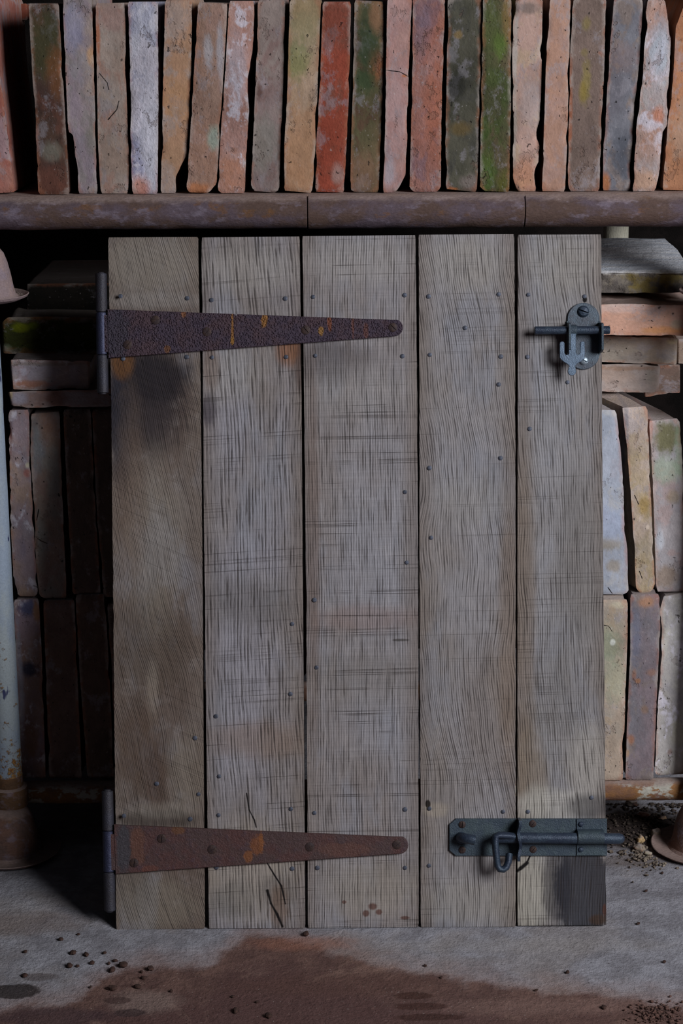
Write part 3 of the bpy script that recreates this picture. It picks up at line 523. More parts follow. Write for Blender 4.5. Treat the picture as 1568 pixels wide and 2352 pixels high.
# ------------------------------------------------------------ the plank door
door = empty('plank_door'); door.matrix_world = DOOR; door['kind'] = 'thing'
tag(door, 'weathered grey oak ledged door of five vertical boards leaning against the tile rack', 'door')
def dlink(name, vf, m, parent=door, lab=None, smooth=30):
    o = link(name, *vf, m, None, smooth=smooth); o.parent = parent
    if lab: o['label'] = lab
    return o
def oak(i, base, brown, seed, L=((0, 0), (200, 0)), Rr=((0, 0), (1460, 0)), ridge=420, sawz=1.0, tilt=0.0, stains=(), cracks=(), ridge_amt=1.0, wav=.004, diag=0.0, sawt=.5):
    g = N('weathered_oak_board_'+str(i)); P = g.map(g.P, loc=(seed*.37, 0, seed*.53))
    warp = g.noise(g.map(P, (5, 5, 3.5)), 1.0, 2, .5, colour=True)
    dv = g.vm('MULTIPLY', g.vm('SUBTRACT', warp, (.5, .5, .5)), (wav*6, 0, 0))
    Q = g.vm('ADD', P, dv); Q = g.map(Q, rot=(0, tilt, 0))
    wv = g.n('ShaderNodeTexWave'); wv.wave_type = 'BANDS'; wv.bands_direction = 'X'; g.put(wv.inputs['Vector'], g.map(Q, (1, 1, .07)))
    wv.inputs['Scale'].default_value = ridge*.30; wv.inputs['Distortion'].default_value = 3.2; wv.inputs['Detail'].default_value = 3; wv.inputs['Detail Scale'].default_value = 1.6; wv.inputs['Detail Roughness'].default_value = .65
    rn = g.noise(g.map(Q, (ridge*1.3, 1, 20)), 1.0, 3, .6)
    ridge_n = g.math('ADD', g.math('MULTIPLY', rn, .84), g.math('MULTIPLY', wv.outputs[1], .16))
    fib = g.noise(g.map(Q, (1500, 1, 45)), 1.0, 3, .6)
    wide = g.noise(g.map(Q, (70, 1, 4)), 1.0, 3, .6)
    big = g.noise(g.map(P, (9, 1, 4)), 1.0, 4, .6); pat = g.noise(P, 32, 5, .62)
    # saw marks run across the board
    S1 = g.map(P, rot=(0, diag, 0))
    saw = g.noise(g.map(S1, (9, 1, 420)), 1.0, 3, .6); sawb = g.noise(g.map(S1, (3, 1, 60)), 1.0, 4, .7)
    sawl = g.math('MULTIPLY', g.ss(g.math('ABSOLUTE', g.math('SUBTRACT', g.noise(g.map(S1, (.35, 1, 42)), 1.0, 3, .6), sawt)), .018, .003), g.ss(g.noise(g.map(P, (14, 1, 12), (5, 5, 5)), 1.0, 3, .6), .42, .60))
    c = g.mix(g.ss(big, .36, .62), col(base), col(brown))
    c = g.mix(g.math('MULTIPLY', g.ss(pat, .5, .70), .25), c, col('#8C8786'))
    c = g.mix(g.math('MULTIPLY', g.ss(g.noise(g.map(P, (14, 1, 6), (7, 7, 7)), 1.0, 5, .65), .50, .64), .5), c, col('#74757C'))
    for xe_ in (L[1][0], Rr[1][0]):
        q = D(xe_, 1250); dx_ = g.math('ABSOLUTE', g.math('SUBTRACT', g.vm('DOT_PRODUCT', g.P, (1, 0, 0)), q.x))
        dx_ = g.math('ADD', dx_, g.math('MULTIPLY', g.math('SUBTRACT', big, .5), .05))
        c = g.mix(g.math('MULTIPLY', g.ss(dx_, .022, .0), .55), c, col('#5F544C'))
    for (px, py, rx, ry, hx, amt, sf) in stains:
        q = D(px, py); c = g.mix(g.math('MULTIPLY', g.blob(q, (rx*.0005, ry*.0005), g.math('ADD', g.math('MULTIPLY', pat, .6), g.math('MULTIPLY', ridge_n, .4)), .8, sf), amt), c, col(hx))
    v = g.math('ADD', .28, g.math('MULTIPLY', ridge_n, .80*ridge_amt)); v = g.math('ADD', v, g.math('MULTIPLY', fib, .40)); v = g.math('ADD', v, g.math('MULTIPLY', wide, .28))
    v = g.math('ADD', v, g.math('MULTIPLY', saw, .30*sawz)); v = g.math('ADD', v, g.math('MULTIPLY', sawb, .34*sawz)); v = g.math('SUBTRACT', v, .31*(ridge_amt-1)+.32*(sawz))
    v = g.math('SUBTRACT', v, -.045)
    c = g.mix(1.0, c, g.grey(v), 'MULTIPLY')
    furrow = g.ss(ridge_n, .44, .35)
    c = g.mix(g.math('MULTIPLY', furrow, .62*ridge_amt), c, col('#2E2826'))
    c = g.mix(g.math('MULTIPLY', sawl, .36*min(1, sawz)), c, col('#332C29'))
    for (pts, wd) in cracks:
        for p_, q_ in zip(pts, pts[1:]):
            k_ = g.line(D(*p_), D(*q_), wd, pat, wd*1.5); c = g.mix(k_, c, (.012, .01, .01, 1))
    h = g.math('ADD', g.math('MULTIPLY', ridge_n, 1.0*ridge_amt), g.math('MULTIPLY', saw, .35*sawz)); h = g.math('ADD', h, g.math('MULTIPLY', fib, .3)); h = g.math('SUBTRACT', h, g.math('MULTIPLY', sawl, .35*sawz))
    return g.out(c, .88, g.bump(h, .0018, 1.0, g.bump(wide, .0012)), spec=.22)
BD = .018
B_ = [ # left outline, right outline (top to bottom), colours
 ([(248, 545), (255, 900), (262, 1600), (267, 2136)], [(454, 544), (461, 900), (465, 1300), (467, 1700), (470, 2133)],
  dict(base='#655D58', brown='#564A43', ridge=560, sawz=.35, ridge_amt=.75, tilt=.2, wav=.009, diag=-.4, stains=[
   (330, 915, 95, 130, '#2A2528', .88, .9), (275, 960, 26, 150, '#23232B', .85, .8), (360, 870, 70, 60, '#1F1C20', .75, .8), (280, 830, 26, 40, '#5A3C22', .8, .7),
   (350, 610, 120, 70, '#7E776E', .5, 1), (350, 690, 110, 18, '#837E7A', .4, 1), (345, 1480, 80, 120, '#4A4038', .7, 1), (355, 1250, 60, 180, '#7A7268', .45, 1), (350, 1590, 14, 60, '#7C7268', .5, 1),
   (310, 1720, 50, 120, '#48392F', .7, 1), (360, 1790, 24, 80, '#45352B', .6, .8), (430, 1780, 40, 90, '#6C6357', .4, 1), (365, 1880, 90, 20, '#3A332E', .7, .6), (370, 1862, 70, 18, '#7E776E', .35, 1), (360, 2080, 100, 60, '#6F675C', .55, .9), (300, 2040, 40, 70, '#5A544E', .5, .9), (300, 1150, 34, 220, '#5F5046', .5, 1)])),
 ([(462, 545), (465, 800), (468, 1200), (474, 1700), (479, 2133)], [(688, 543), (692, 900), (695, 1300), (698, 1700), (701, 2132)],
  dict(base='#78757A', brown='#6C6562', ridge=270, sawz=.8, ridge_amt=1.1, tilt=.03, wav=.005, diag=.06, stains=[
   (575, 620, 110, 50, '#847F7A', .5, 1), (665, 805, 30, 34, '#6A452C', .8, .9), (690, 840, 12, 60, '#3A2C28', .7, .8), (485, 850, 20, 50, '#4A3228', .8, .8), (480, 935, 18, 40, '#38333A', .7, .8),
   (570, 1380, 110, 60, '#55504D', .5, 1), (580, 2000, 110, 110, '#857A6B', .55, .9), (540, 2070, 60, 40, '#5E5A56', .6, .8), (640, 2050, 40, 40, '#5B5552', .6, .8), (640, 2085, 22, 50, '#5A4638', .6, .8), (520, 860, 70, 60, '#8A8580', .4, 1),
   (590, 1700, 110, 40, '#6F5A4A', .45, 1)], cracks=[([(566, 1822), (572, 1860), (584, 1884), (588, 1900)], .0013), ([(612, 1980), (630, 2010), (646, 2035), (655, 2076)], .0014), ([(614, 2046), (622, 2075), (636, 2100), (648, 2128)], .0022)])),
 ([(694, 542), (698, 900), (702, 1300), (705, 1700), (707, 2132)], [(954, 540), (958, 900), (960, 1300), (961, 1700), (961, 2130)],
  dict(base='#7B797D', brown='#726B69', ridge=360, sawz=1.1, ridge_amt=.95, tilt=0.0, wav=.002, diag=.015, stains=[
   (830, 600, 120, 50, '#86817D', .5, 1), (760, 830, 90, 50, '#504A4A', .7, .9), (820, 900, 110, 60, '#817D7B', .4, 1), (720, 1250, 14, 400, '#5E4E46', .5, 1), (830, 1560, 120, 60, '#66605B', .4, 1),
   (850, 2040, 110, 60, '#81796E', .45, 1), (855, 2082, 9, 7, '#4A2C24', .8, .8), (930, 2108, 10, 4, '#44281F', .8, .7), (840, 2098, 7, 7, '#4A2C24', .8, .6), (790, 2072, 5, 4, '#4A2C24', .8, .6), (870, 2095, 7, 6, '#4A2C24', .8, .6), (920, 1470, 18, 3, '#3C3836', .8, .6), (750, 760, 60, 20, '#4E4848', .5, .9), (838, 1420, 120, 30, '#6E5448', .35, 1)])),
 ([(961, 539), (963, 900), (963, 1300), (965, 1700), (966, 2130)], [(1181, 537), (1183, 900), (1184, 1300), (1184, 1700), (1184, 2129)],
  dict(base='#797678', brown='#6E6763', ridge=420, sawz=.45, ridge_amt=1.0, tilt=.06, wav=.012, diag=.02, stains=[
   (1070, 610, 90, 60, '#86817B', .5, 1), (1000, 1860, 28, 16, '#8A8074', .6, .8), (982, 1846, 6, 9, '#17120F', .95, .5), (1120, 1650, 60, 160, '#5F5247', .45, 1), (1165, 1450, 20, 300, '#65564A', .45, 1), (1080, 2070, 100, 50, '#7C756A', .4, 1), (1080, 1150, 80, 60, '#807C78', .35, 1)])),
 ([(1189, 539), (1189, 900), (1188, 1300), (1188, 1700), (1188, 2127)], [(1380, 538), (1382, 900), (1385, 1300), (1389, 1700), (1392, 2125)],
  dict(base='#777577', brown='#6E6967', ridge=350, sawz=.5, ridge_amt=1.0, tilt=.03, wav=.008, diag=.02, stains=[
   (1205, 1400, 24, 380, '#67594C', .5, 1), (1290, 610, 80, 60, '#837E77', .4, 1), (1345, 1750, 44, 90, '#8A857F', .6, .9), (1215, 1790, 40, 110, '#6A5D4E', .6, .9), (1270, 1850, 90, 34, '#928E88', .75, .9), (1230, 1840, 30, 40, '#8C8880', .6, .8),
   (1350, 1855, 50, 28, '#3E3C3D', .75, .9), (1215, 2050, 50, 100, '#8A857B', .75, .9), (1278, 2035, 34, 90, '#2C2A2E', .65, .5), (1340, 2045, 66, 110, '#232329', .88, .35), (1372, 2112, 20, 12, '#382A22', .85, .7), (1388, 2090, 5, 14, '#422820', .8, .6), (1330, 1300, 60, 200, '#5E5A57', .4, 1), (1285, 1610, 60, 120, '#5E5955', .4, 1), (1342, 688, 5, 7, '#0C0A0A', .98, .4)],
   cracks=[([(1224, 1952), (1214, 1972), (1208, 1984)], .0014), ([(1210, 1982), (1196, 1994), (1184, 2004)], .003), ([(1190, 1960), (1184, 1990)], .0009)]))]
nails = [[(278, 681), (430, 685), (283, 824), (429, 820), (448, 1695), (360, 1800), (456, 1824), (286, 1872), (437, 1881)],
 [(486, 689), (655, 686), (487, 821), (657, 820), (671, 1433), (667, 1594), (496, 1645), (503, 1783), (502, 1872), (668, 1858), (497, 1992), (671, 1995)],
 [(719, 682), (929, 678), (724, 817), (924, 818), (930, 1130), (934, 1292), (722, 1378), (727, 1533), (722, 1867), (930, 1859), (729, 1993), (930, 1993)],
 [(984, 681), (1145, 676), (1068, 753), (987, 815), (1150, 819), (1145, 883), (986, 1075), (1149, 1052), (990, 1235), (986, 1857), (1155, 1864), (985, 1988)],
 [(1213, 677), (1342, 681), (1211, 820), (1303, 878), (1216, 985), (1212, 1864), (1358, 1832)]]
nail_m = plain('dull_zinc_nail', '#4A4E5A', .5, .35, '#3C3F49', 200, .0003, k=1.6)
nrnd = random.Random(5)
for i, (L, Rr, kw) in enumerate(B_):
    vf = slab_mesh(L, Rr, lambda a, b: D(a, b), (0, BD, 0), 300+i, n=160, m=10, rad=.0011, rough=.0002, chip=.0013)
    pl = dlink('plank', vf, oak(i, seed=i+1.3, L=L, Rr=Rr, **kw), smooth=50)
    for (px, py) in nails[i]:
        c = D(px, py); r = .0025*nrnd.uniform(.92, 1.08); h = .0009
        stick = .0045 if (px, py) in ((278, 681), (286, 1872)) else 0
        vf = lathe((c.x, .001, c.z), (c.x, -.003, c.z), [(0, r*.5), (.0008+stick, r*.5), (.0012+stick, r*.9), (.0016+stick, r), (.0020+stick, r*.93), (.0023+stick, r*.6)], 20)
        dlink('nail', vf, nail_m, pl)
ledge_m = oak(8, '#6A5F56', '#5E5248', 9.1, tilt=math.pi/2, sawz=.2)
def wood_bar(name, x0, z0, x1, z1, wd, y0, y1, m, p=door):
    a, b = Vector((x0, 0, z0)), Vector((x1, 0, z1)); d = (b-a).normalized(); nrm = Vector((-d.z, 0, d.x))*wd/2
    pts = [a-nrm, b-nrm, b+nrm, a+nrm]
    return dlink(name, prism([(q.x, q.z) for q in pts], y1, y0, .001), m, p)
la, lb = D(270, 752), D(1362, 748); lc, ld = D(280, 1930), D(1372, 1925)
wood_bar('ledge', la.x, la.z, lb.x, lb.z, .085, BD+.0005, BD+.0195, ledge_m)
wood_bar('ledge', lc.x, lc.z, ld.x, ld.z, .085, BD+.0005, BD+.0195, ledge_m)
ea, eb = D(330, 1852), D(1250, 830)
wood_bar('brace', ea.x, ea.z+.0, eb.x, eb.z, .075, BD+.0005, BD+.0195, ledge_m)

# ------------------------------------------------------------ ironwork on the door
def screw(c, r, ang, m, parent, y=0.0, h=.0012, dome=0.0, lab=None):
    seg = 20; ca, sa = math.cos(R(ang)), math.sin(R(ang)); slot = r*.11; parts = []
    parts.append(lathe((c[0], y+.0006, c[1]), (c[0], y-.01, c[1]), [(0, r), (.0006+h*.35, r), (.0006+h*.4, r*.97)], 28))
    for sg in (1, -1):
        a0 = math.asin(slot/r); arcp = [(r*math.cos(a0+(math.pi-2*a0)*k_/seg), r*math.sin(a0+(math.pi-2*a0)*k_/seg)) for k_ in range(seg+1)]
        rings = [(1.0, h*.35), (.97, h*.8), (.72, h+dome*.62), (.35, h+dome*.93), (.02, h+dome)]; vs, fs = [], []
        for (k, hh) in rings:
            for (x, z) in arcp:
                x2, z2 = x*k, max(slot, z*k); x2, z2 = x2*sg, z2*sg
                vs.append((c[0]+x2*ca-z2*sa, y-hh, c[1]+x2*sa+z2*ca))
        nn = seg+1
        for q in range(len(rings)-1):
            for k in range(seg): fs.append((q*nn+k, q*nn+k+1, (q+1)*nn+k+1, (q+1)*nn+k))
        low = len(vs)
        for q in range(len(rings)): 
            for e in (0, seg): vs.append((vs[q*nn+e][0], y, vs[q*nn+e][2]))
        for q in range(len(rings)-1):
            fs.append((q*nn, (q+1)*nn, low+(q+1)*2, low+q*2)); fs.append((q*nn+seg, (q+1)*nn+seg, low+(q+1)*2+1, low+q*2+1))
        parts.append((vs, fs))
    o = dlink('screw', merge(*parts), m, parent)
    if lab: o['label'] = lab
    return o
def strap_material(name, base, rust, seed, pit, streaks):
    g = N(name); P = g.map(g.P, loc=(seed, 0, seed)); a = g.noise(P, 35, 5, .65); b = g.noise(P, 130, 5, .7); f = g.noise(P, 600, 3, .65); vpit = g.voro(P, 420)
    c = g.mix(g.ss(a, .40, .62), col(base), col(rust)); c = g.mix(g.math('MULTIPLY', g.ss(b, .52, .68), .5), c, col('#3C2F38'))
    for (px, py, rx, ry, hx, amt) in streaks:
        c = g.mix(g.math('MULTIPLY', g.blob(D(px, py), (rx*.0005, ry*.0005), b, .9, .5), amt), c, col(hx))
    c = g.mix(1.0, c, g.grey(g.math('ADD', .55, g.math('MULTIPLY', f, .9))), 'MULTIPLY')
    nr = g.bump(b, .0012); nr = g.bump(f, .0007*(1+pit), 1, nr)
    if pit: nr = g.bump(g.ss(vpit, .2, .6), .0009*pit, 1, nr)
    return g.out(c, .58, nr, .25, .5)
barrel_m = plain('dark_blue_steel', '#37353B', .5, .3, '#3A3A44', 40, .0006, k=1.2)
barrel_mid = plain('blue_burnished_steel', '#373A50', .42, .4, '#34364A', 60, .0005, k=1.3)
def strap_hinge(tl, bl, tip_t, tip_b, tipc, barrels, bx, m, screws, smat, label):
    n = 10; tip = [(tipc[0]+(tipc[2])*math.cos(R(70-140*k/n)), tipc[1]-(tipc[2])*math.sin(R(70-140*k/n))) for k in range(n+1)]
    poly = [tl, tip_t] + tip + [tip_b, bl]
    e = dlink('strap_hinge', prism(dpoly(poly), 0, -.0042, .0008), m, lab=label)
    for (px, py, ang) in screws:
        q = D(px, py, .0042); screw((q.x, q.z), .0052, ang, smat, e, -.0042, .0007, .0005)
    rr = .0066
    for k, (y0, y1) in enumerate(barrels):
        x0 = bx[0]+(bx[1]-bx[0])*(y0-barrels[0][0])/(barrels[-1][1]-barrels[0][0]); x1 = bx[0]+(bx[1]-bx[0])*(y1-barrels[0][0])/(barrels[-1][1]-barrels[0][0])
        p, q = D(x0, y0), D(x1, y1)
        dlink('hinge_barrel', rod((p.x, .002, p.z), (q.x, .002, q.z+.0004), rr, .0006, 32), barrel_mid if k == 1 else barrel_m, e)
    p0, p1 = D(bx[0], barrels[0][0]-3), D(bx[1], barrels[-1][1]+3)
    dlink('hinge_pin', rod((p0.x, .002, p0.z), (p1.x, .002, p1.z), .0042, .001, 20), barrel_m, e)
    # neck that ties the strap to the middle barrel
    a, b = D(bx[0]+6, barrels[1][0]+6), D(tl[0]+4, barrels[1][1]-6)
    dlink('strap_neck', box(a.x, b.x, -.0036, .0010, b.z, a.z), m, e)
    # fixing leaf, swung back and to the left
    for k, (y0, y1) in ((0, barrels[0]), (2, barrels[2])): pass
    a, b = D(bx[0]-10, barrels[0][0]+4), D(bx[1]-10, barrels[-1][1]-4); vs = []
    for z in (a.z, b.z):
        xx = a.x if z == a.z else b.x
        vs += [(xx+.002, .006, z), (xx+.005, .007, z), (xx-.001, .040, z), (xx-.004, .039, z)]
    dlink('fixing_leaf', (vs, [(0, 1, 2, 3), (7, 6, 5, 4), (0, 4, 5, 1), (1, 5, 6, 2), (2, 6, 7, 3), (3, 7, 4, 0)]), barrel_m, e)
m1 = strap_material('pitted_purple_rust', '#382E3A', '#403036', 1.0, 1.0, [(608, 735, 7, 18, '#7E5628', .85), (534, 755, 3, 36, '#7E5628', .8), (534, 785, 4, 8, '#86602A', .85), (737, 762, 6, 10, '#84602E', .8), (757, 742, 5, 22, '#6E3E28', .8), (385, 803, 7, 8, '#6A4526', .7), (542, 718, 3, 8, '#8A8A90', .8), (810, 745, 3, 30, '#5A3830', .8), (270, 765, 28, 55, '#322E38', .8), (840, 760, 6, 16, '#5A3830', .7), (480, 810, 14, 5, '#5E3C26', .7), (422, 722, 5, 7, '#7C5030', .7)])
m2 = strap_material('smooth_brown_rust', '#40302F', '#462E2C', 4.0, .0, [(315, 1945, 18, 44, '#54372C', .75), (285, 1945, 16, 60, '#353338', .9), (600, 1932, 5, 26, '#744826', .8), (590, 1940, 16, 20, '#6A3E20', .7), (570, 1965, 10, 14, '#6A4022', .8), (410, 1905, 14, 10, '#5C3C22', .6), (345, 1995, 20, 8, '#56332A', .7), (790, 1950, 60, 16, '#53372F', .6)])
sc1 = plain('rusted_screw', '#35292A', .6, .2, '#40302A', 200, .0003, k=1.3)
strap_hinge((247, 711), (250, 823), (895, 735), (902, 773), (906, 753, 19), [(628, 717), (718, 815), (816, 903)], (231.5, 235.5), m1,
            [(357, 735, 10), (293, 792, 50), (475, 762, 48), (702, 758, -50), (902, 752, -45)], sc1, 'pitted purple-brown upper strap hinge')
strap_hinge((262, 1893), (266, 2006), (905, 1921), (915, 1960), (917, 1940, 20), [(1817, 1908), (1909, 2003), (2004, 2093)], (246, 252), m2,
            [(371, 1926, 85), (308, 1982, 80), (487, 1951, 30), (711, 1945, 20), (911, 1940, 35)], sc1, 'smooth red-brown lower strap hinge')

blue = plain('dark_blue_painted_iron', '#36414C', .5, .2, '#3E4A50', 50, .0006, k=1.35)
blue2 = plain('worn_dark_blue_iron', '#2B3444', .42, .25, '#34404E', 70, .0005, k=1.35)
silver = plain('bright_zinc_screw', '#76828C', .35, .5, '#8A949C', 150, .0002)
# --- pad bolt at the bottom right
poly = [(1046, 1879.6), (1393, 1879.6), (1393, 1965), (1046, 1965), (1031, 1952), (1031, 1893)]
bt = dlink('pad_bolt', prism(dpoly(poly), 0, -.003, .0006), blue, lab='dark blue-grey sliding pad bolt with back plate')
for (px, py, ang) in ((1061, 1894, 85), (1061, 1952, 5), (1223, 1892, 45), (1224, 1951, 50), (1369, 1893, 95), (1369, 1951, -65)):
    q = D(px, py, .003); screw((q.x, q.z), .0041, ang, sc1, bt, -.003, .0008, .0008)
for py in (1893, 1951.5):
    q = D(1333.5, py, .005); dlink('rivet', lathe((q.x, -.0040, q.z), (q.x, -.02, q.z), [(0, .003), (.0014, .003), (.0024, .0022), (.0029, .0009)], 20), blue2, bt)
ra = D(1142, 1924, .011); rb = D(1433, 1926, .011); yr = -.0115; rr = .0062
L_ = rb.x-ra.x
dlink('bolt_bar', lathe((ra.x, yr, ra.z), (rb.x, yr, rb.z), [(0, rr*.9), (.001, rr), (L_-.006, rr), (L_-.002, rr*.8), (L_, rr*.45)], 32, .0002), blue2, bt)
# sleeve strap over the bar: flanges plus arch
def sleeve(x0, x1, zc, ztop, zbot, r, t, yc):
    sec = [(-.003, ztop), (-.003-t, ztop), (-.003-t, zc+r+t*1.3)]
    sec += [(yc-(r+t)*math.cos(th), zc+(r+t)*math.sin(th)) for th in [R(75-150*k/12) for k in range(13)]]
    sec += [(-.003-t, zc-r-t*1.3), (-.003-t, zbot), (-.003, zbot)]
    vs = [(x, y, z) for x in (x0, x1) for (y, z) in sec]; n = len(sec)
    fs = [tuple(range(n)), tuple(range(2*n-1, n-1, -1))] + [(i, (i+1) % n, n+(i+1) % n, n+i) for i in range(n)]
    return vs, fs
q0, q1 = D(1324, 1881, .004), D(1384, 1964, .004)
dlink('sleeve', sleeve(q0.x, q1.x, ra.z, q0.z, q1.z, .0062, .0016, yr), blue, bt)
# upright guide plate
ga, gb = D(1184, 1881, .01), D(1196, 1975, .012)
gv = []
for k in range(13):
    z = ga.z+(gb.z-ga.z)*k/12; dx = .0012*math.sin(k*.9+1); yf = -.0215-.0015*math.sin(k*1.3)
    gv += [(ga.x+.0018+dx, -.001, z), (ga.x+.0050+dx, -.001, z), (ga.x+.0050+dx, yf, z), (ga.x+.0018+dx, yf, z)]
gf = [(0, 1, 2, 3), (51, 50, 49, 48)]
for k in range(12):
    for j in range(4): gf.append((k*4+j, k*4+(j+1) % 4, k*4+4+(j+1) % 4, k*4+4+j))
dlink('guide_plate', (gv, gf), blue2, bt, smooth=40)
# looped handle hanging from the bar
def tube(pts, r, seg=12, sq=1.0):
    vs, fs = [], []
    for i, p in enumerate(pts):
        d = (pts[min(i+1, len(pts)-1)]-pts[max(i-1, 0)]).normalized(); u = Vector((0, 1, 0)); u = (u-d*u.dot(d)).normalized(); v = d.cross(u)
        for k in range(seg): an = 2*math.pi*k/seg; vs.append(p+u*math.cos(an)*r*sq+v*math.sin(an)*r)
    for i in range(len(pts)-1):
        for k in range(seg): fs.append((i*seg+k, i*seg+(k+1) % seg, (i+1)*seg+(k+1) % seg, (i+1)*seg+k))
    fs.append(tuple(range(seg))); fs.append(tuple((len(pts)-1)*seg+k for k in range(seg))); return vs, fs
hp = [(1182, 1921, .013), (1165, 1919, .016), (1146, 1918, .019), (1138, 1921, .020), (1137, 1932, .021), (1138, 1950, .022), (1140, 1972, .022), (1142, 1988, .022), (1147, 1996, .022), (1155, 1997, .022), (1162, 1992, .021), (1167, 1980, .019), (1169, 1962, .015)]
dlink('loop_handle', tube([D(a, b, c_) for a, b, c_ in hp], .0040, 14, 1.5), blue2, bt, smooth=60)
kp = [(1058, 1924, .002), (1058, 1924, .008), (1062, 1924, .014), (1070, 1926, .017), (1080, 1928, .018), (1090, 1930, .018)]
dlink('locking_peg', tube([D(a, b, c_) for a, b, c_ in kp], .0056, 20, 1.0), blue2, bt, smooth=50)
q = D(1059, 1924, .003); dlink('peg_collar', lathe((q.x, -.002, q.z), (q.x, -.02, q.z), [(0, .0068), (.0035, .0066), (.0045, .0055)], 24), blue2, bt)
# --- cradle latch at the top right
top_a = arc(1339, 733, 37, 180, 0, 18); bot_a = arc(1339, 812, 37, 0, -180, 18)
lt = dlink('rod_latch', prism(dpoly(top_a+bot_a), 0, -.0028, .0006), plain('blue_grey_latch_plate', '#48525C', .5, .25, '#42464E', 60, .0005, k=1.5), lab='blue-grey sliding rod latch with forked catch')
q = D(1339, 715.5, .003); screw((q.x, q.z), .0068, -20, blue2, lt, -.0028, .0014, .003)
q = D(1340, 828, .003); screw((q.x, q.z), .0052, -30, silver, lt, -.0028, .0012, .0026, 'bright zinc screw')
def cheek(px, yt, yb, hgt, t, bend=0):
    pts = []; a, b = D(px, yt), D(px, yb); n = 16; vs = []
    x = a.x
    prof = [(a.z+.002, 0)] + [(a.z+(b.z-a.z)*.5*(1-math.cos(math.pi*k/n)), hgt*(min(1, math.sin(math.pi*k/n)*1.9))) for k in range(n+1)] + [(b.z-.002, 0)]
    for (z, h) in prof: vs += [(x-t/2, -.001, z), (x+t/2, -.001, z), (x+t/2+bend*h, -.0028-h, z), (x-t/2+bend*h, -.0028-h, z)]
    fs = [(0, 1, 2, 3), tuple(len(vs)-1-k for k in range(4))]
    for k in range(len(prof)-1):
        for j in range(4): fs.append((k*4+j, k*4+(j+1) % 4, k*4+4+(j+1) % 4, k*4+4+j))
    return vs, fs
dlink('cheek', cheek(1303, 742, 812, .020, .0024), blue, lt, smooth=40)
dlink('cheek', cheek(1375, 742, 812, .020, .0024, .06), blue, lt, smooth=40)
ra, rb = D(1227, 759, .014), D(1400, 758, .014)
dlink('latch_rod', rod((ra.x, -.014, ra.z), (rb.x, -.014, rb.z), .0047, .0008, 32), blue2, lt)
fo = .021
fk = [(1306, 766), (1306, 812), (1304, 815), (1299, 815), (1296, 811), (1296, 788), (1294, 785), (1290, 784), (1286, 786), (1285, 790), (1285, 820), (1288, 826), (1296, 832), (1304, 837), (1307, 841), (1305, 846)]
fk += arc(1313, 853, 9.5, 150, 390, 16)
fk += [(1322, 846), (1320, 841), (1325, 835), (1336, 829), (1341, 823), (1343, 812), (1342, 788), (1341, 785), (1337, 784), (1333, 786), (1332, 790), (1332, 810), (1329, 814), (1324, 814), (1322, 810), (1322, 766)]
vs_, fs_ = prism(dpoly(fk, fo), -fo+.0032, -fo, .0005)
dlink('forked_catch', (vs_, fs_), plain('grey_blue_catch', '#4A5868', .45, .3, '#556373', 60, .0004), lt)
q = D(1314, 759, .014); qa = D(1304, 759, .014).x; qb = D(1324, 759, .014).x
dlink('catch_eye', rod((qa, -.014, q.z), (qb, -.014, q.z), .0066, .0006, 28), blue, lt)

# ------------------------------------------------------------ grit, crumbs and stones on the floor
crumb_m = plain('dark_earth', '#2E201C', .95, 0, '#3E2C26', 200, .0006)
crumbs = [(282, 2219, 10, '#'), (345, 2227, 9, '#'), (258, 2230, 9, '#'), (288, 2217, 7, '#'), (140, 2159, 6, 0), (168, 2190, 8, 0), (198, 2194, 6, 0), (58, 2187, 5, 0), (160, 2220, 8, 0), (178, 2220, 5, 0), (212, 2213, 6, 0), (240, 2190, 5, 0), (264, 2208, 5, 0), (57, 2242, 6, 0), (258, 2272, 9, 0), (316, 2268, 7, 0), (330, 2247, 5, 0), (208, 2268, 4, 0), (325, 2233, 4, 0), (250, 2214, 4, 0), (180, 2147, 4, 0), (393, 2277, 4, 0), (541, 2323, 7, 0), (616, 2335, 8, 0), (534, 2290, 4, 0), (976, 2219, 4, 0), (1013, 2246, 4, 0), (1303, 2234, 5, 0), (1386, 2315, 5, 0), (1231, 2275, 4, 0), (1483, 2047, 4, 0), (1520, 2006, 4, 0), (1525, 2210, 4, 0), (702, 2147, 8, 0), (1465, 2122, 4, 0), (590, 2302, 4, 0)]
for k, (px, py, r, _) in enumerate(crumbs):
    c = F(px, py); rr = r*.00052; org = (c.x, c.y, 0)
    vs, fs = lump((c.x, c.y, rr*.35), rr, 40+k)
    tag(link('earth_crumb', vs, fs, crumb_m, org=org, smooth=60), 'small crumb of dark earth lying loose on the floor in front of the door', 'crumb', 'dark earth crumbs scattered on the floor')
def pebble(px, py, r, hx, lab, k, flat=.7):
    c = F(px, py); rr = r*.00052
    vs, fs = lump((c.x, c.y, rr*.5), rr, 90+k, 3, flat)
    tag(link('stone', vs, fs, fired_clay('stone_'+str(k), [hx, hx, '#6E655C'], 400+k, org=(c.x, c.y, 0)), org=(c.x, c.y, 0), smooth=60), lab, 'stone')
pebble(1470, 1934, 12, '#9A835F', 'yellowish stone just right of the bolt tip, on the floor under the rack', 1)
pebble(1505, 1922, 14, '#5B5045', 'brown stone standing close to the foot of the right-hand post', 2, 1.0)
pebble(1468, 1953, 13, '#766A5C', 'crumbly grey stone in front of the yellowish one', 3)
pebble(1487, 1964, 9, '#8E8676', 'small pale stone at the brim of the right-hand foot', 4)
pebble(1478, 1876, 13, '#7A5548', 'reddish flake of tile in the dark dirt under the rail', 5, .4)
pebble(1450, 1850, 12, '#3E3430', 'dark lump in the dirt right under the low rail', 6)
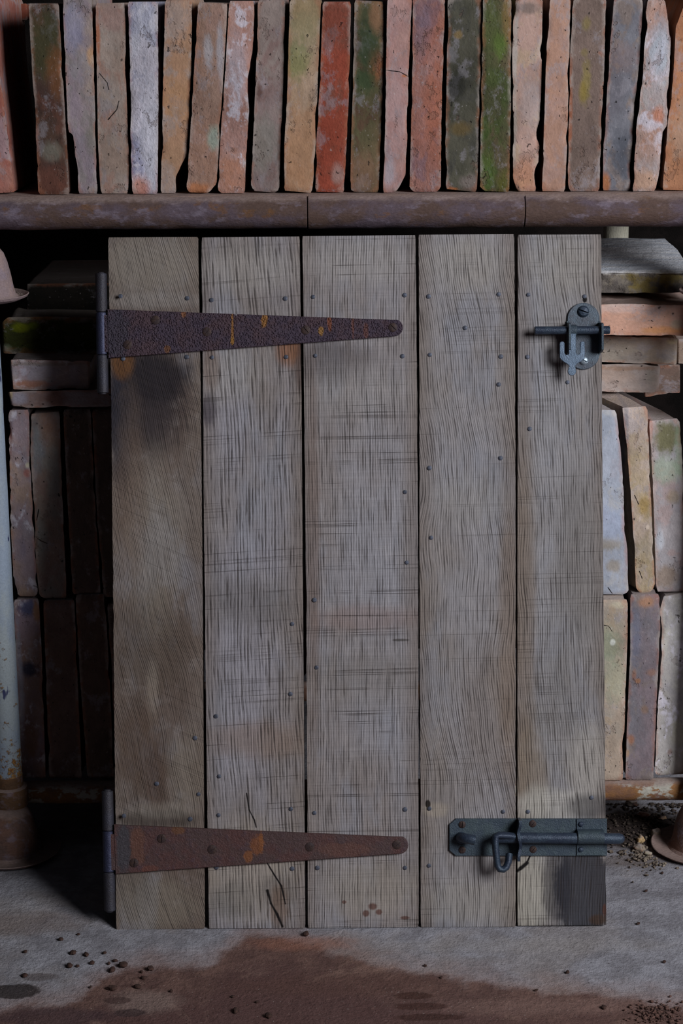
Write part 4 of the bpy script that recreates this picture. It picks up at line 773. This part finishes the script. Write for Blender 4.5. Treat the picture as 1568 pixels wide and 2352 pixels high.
pebble(1522, 1882, 9, '#A08264', 'tan splinter of tile in the dirt beside the right-hand foot', 7, .5)
rub_m = plain('mixed_rubble', '#4B4038', .95, 0, '#857A6C', 260, .0008)
def grit(name, label, n, fn, rmin, rmax, seed, m=rub_m):
    rnd = random.Random(seed); parts = []
    for k in range(n):
        p = fn(rnd); r = rnd.uniform(rmin, rmax)*rnd.random()**.7+rmin*.4; parts.append(lump((p.x, p.y, p.z+r*.3), r, seed*1000+k, 1))
    vs, fs = merge(*parts); c = sum((Vector(v) for v in vs), Vector())/len(vs); zm = min(Vector(v).z for v in vs)
    return tag(link(name, vs, fs, m, org=(c.x, c.y, zm), smooth=60), label, 'rubble', None, 'stuff')
def zone(cx, cy, sx, sy):
    def f(r):
        while True:
            p = F(r.gauss(cx, sx), min(2330, max(1848, r.gauss(cy, sy))))
            if (p-Vector((xr_, YP-.012, 0))).length > .067: return p
    return f
grit('rubble', 'loose dirt and grit heaped under the low rail right of the door', 700, zone(1480, 1895, 70, 40), .0006, .0032, 1, plain('dark_rubble', '#2E2622', .95, 0, '#4E443C', 260, .0008))
grit('rubble', 'pale grit gathered round the brim of the right-hand foot', 260, zone(1500, 1960, 34, 18), .0006, .0030, 2)
grit('gravel', 'reddish gravel trodden into the dirt at the bottom right of the floor', 260, lambda r: F(r.gauss(1510, 34), r.gauss(2328, 13)), .0008, .0026, 3, plain('reddish_gravel', '#5A423A', .95, 0, '#3A2A26', 260, .0008))
def ring(xx, yy, zz, r0, r1):
    def f(r):
        a = r.uniform(0, 6.283); q = r.uniform(r0, r1); return Vector((xx+q*math.cos(a), yy+q*math.sin(a), zz))
    return f
grit('grit', 'pale grit lying in the brim of the upper left bell foot', 260, ring(xl, YP, bell_top+.0042, .044, .0485), .0005, .0016, 4, plain('pale_grit', '#7C7069', .95, 0, '#5E544E', 260, .0006))
grit('grit', 'grit and tile crumbs lying in the brim of the upper right bell foot', 260, ring(xr_, YP, bell_top+.0042, .044, .0485), .0005, .0020, 5, plain('tile_grit', '#7F6659', .95, 0, '#5E4A40', 260, .0006))
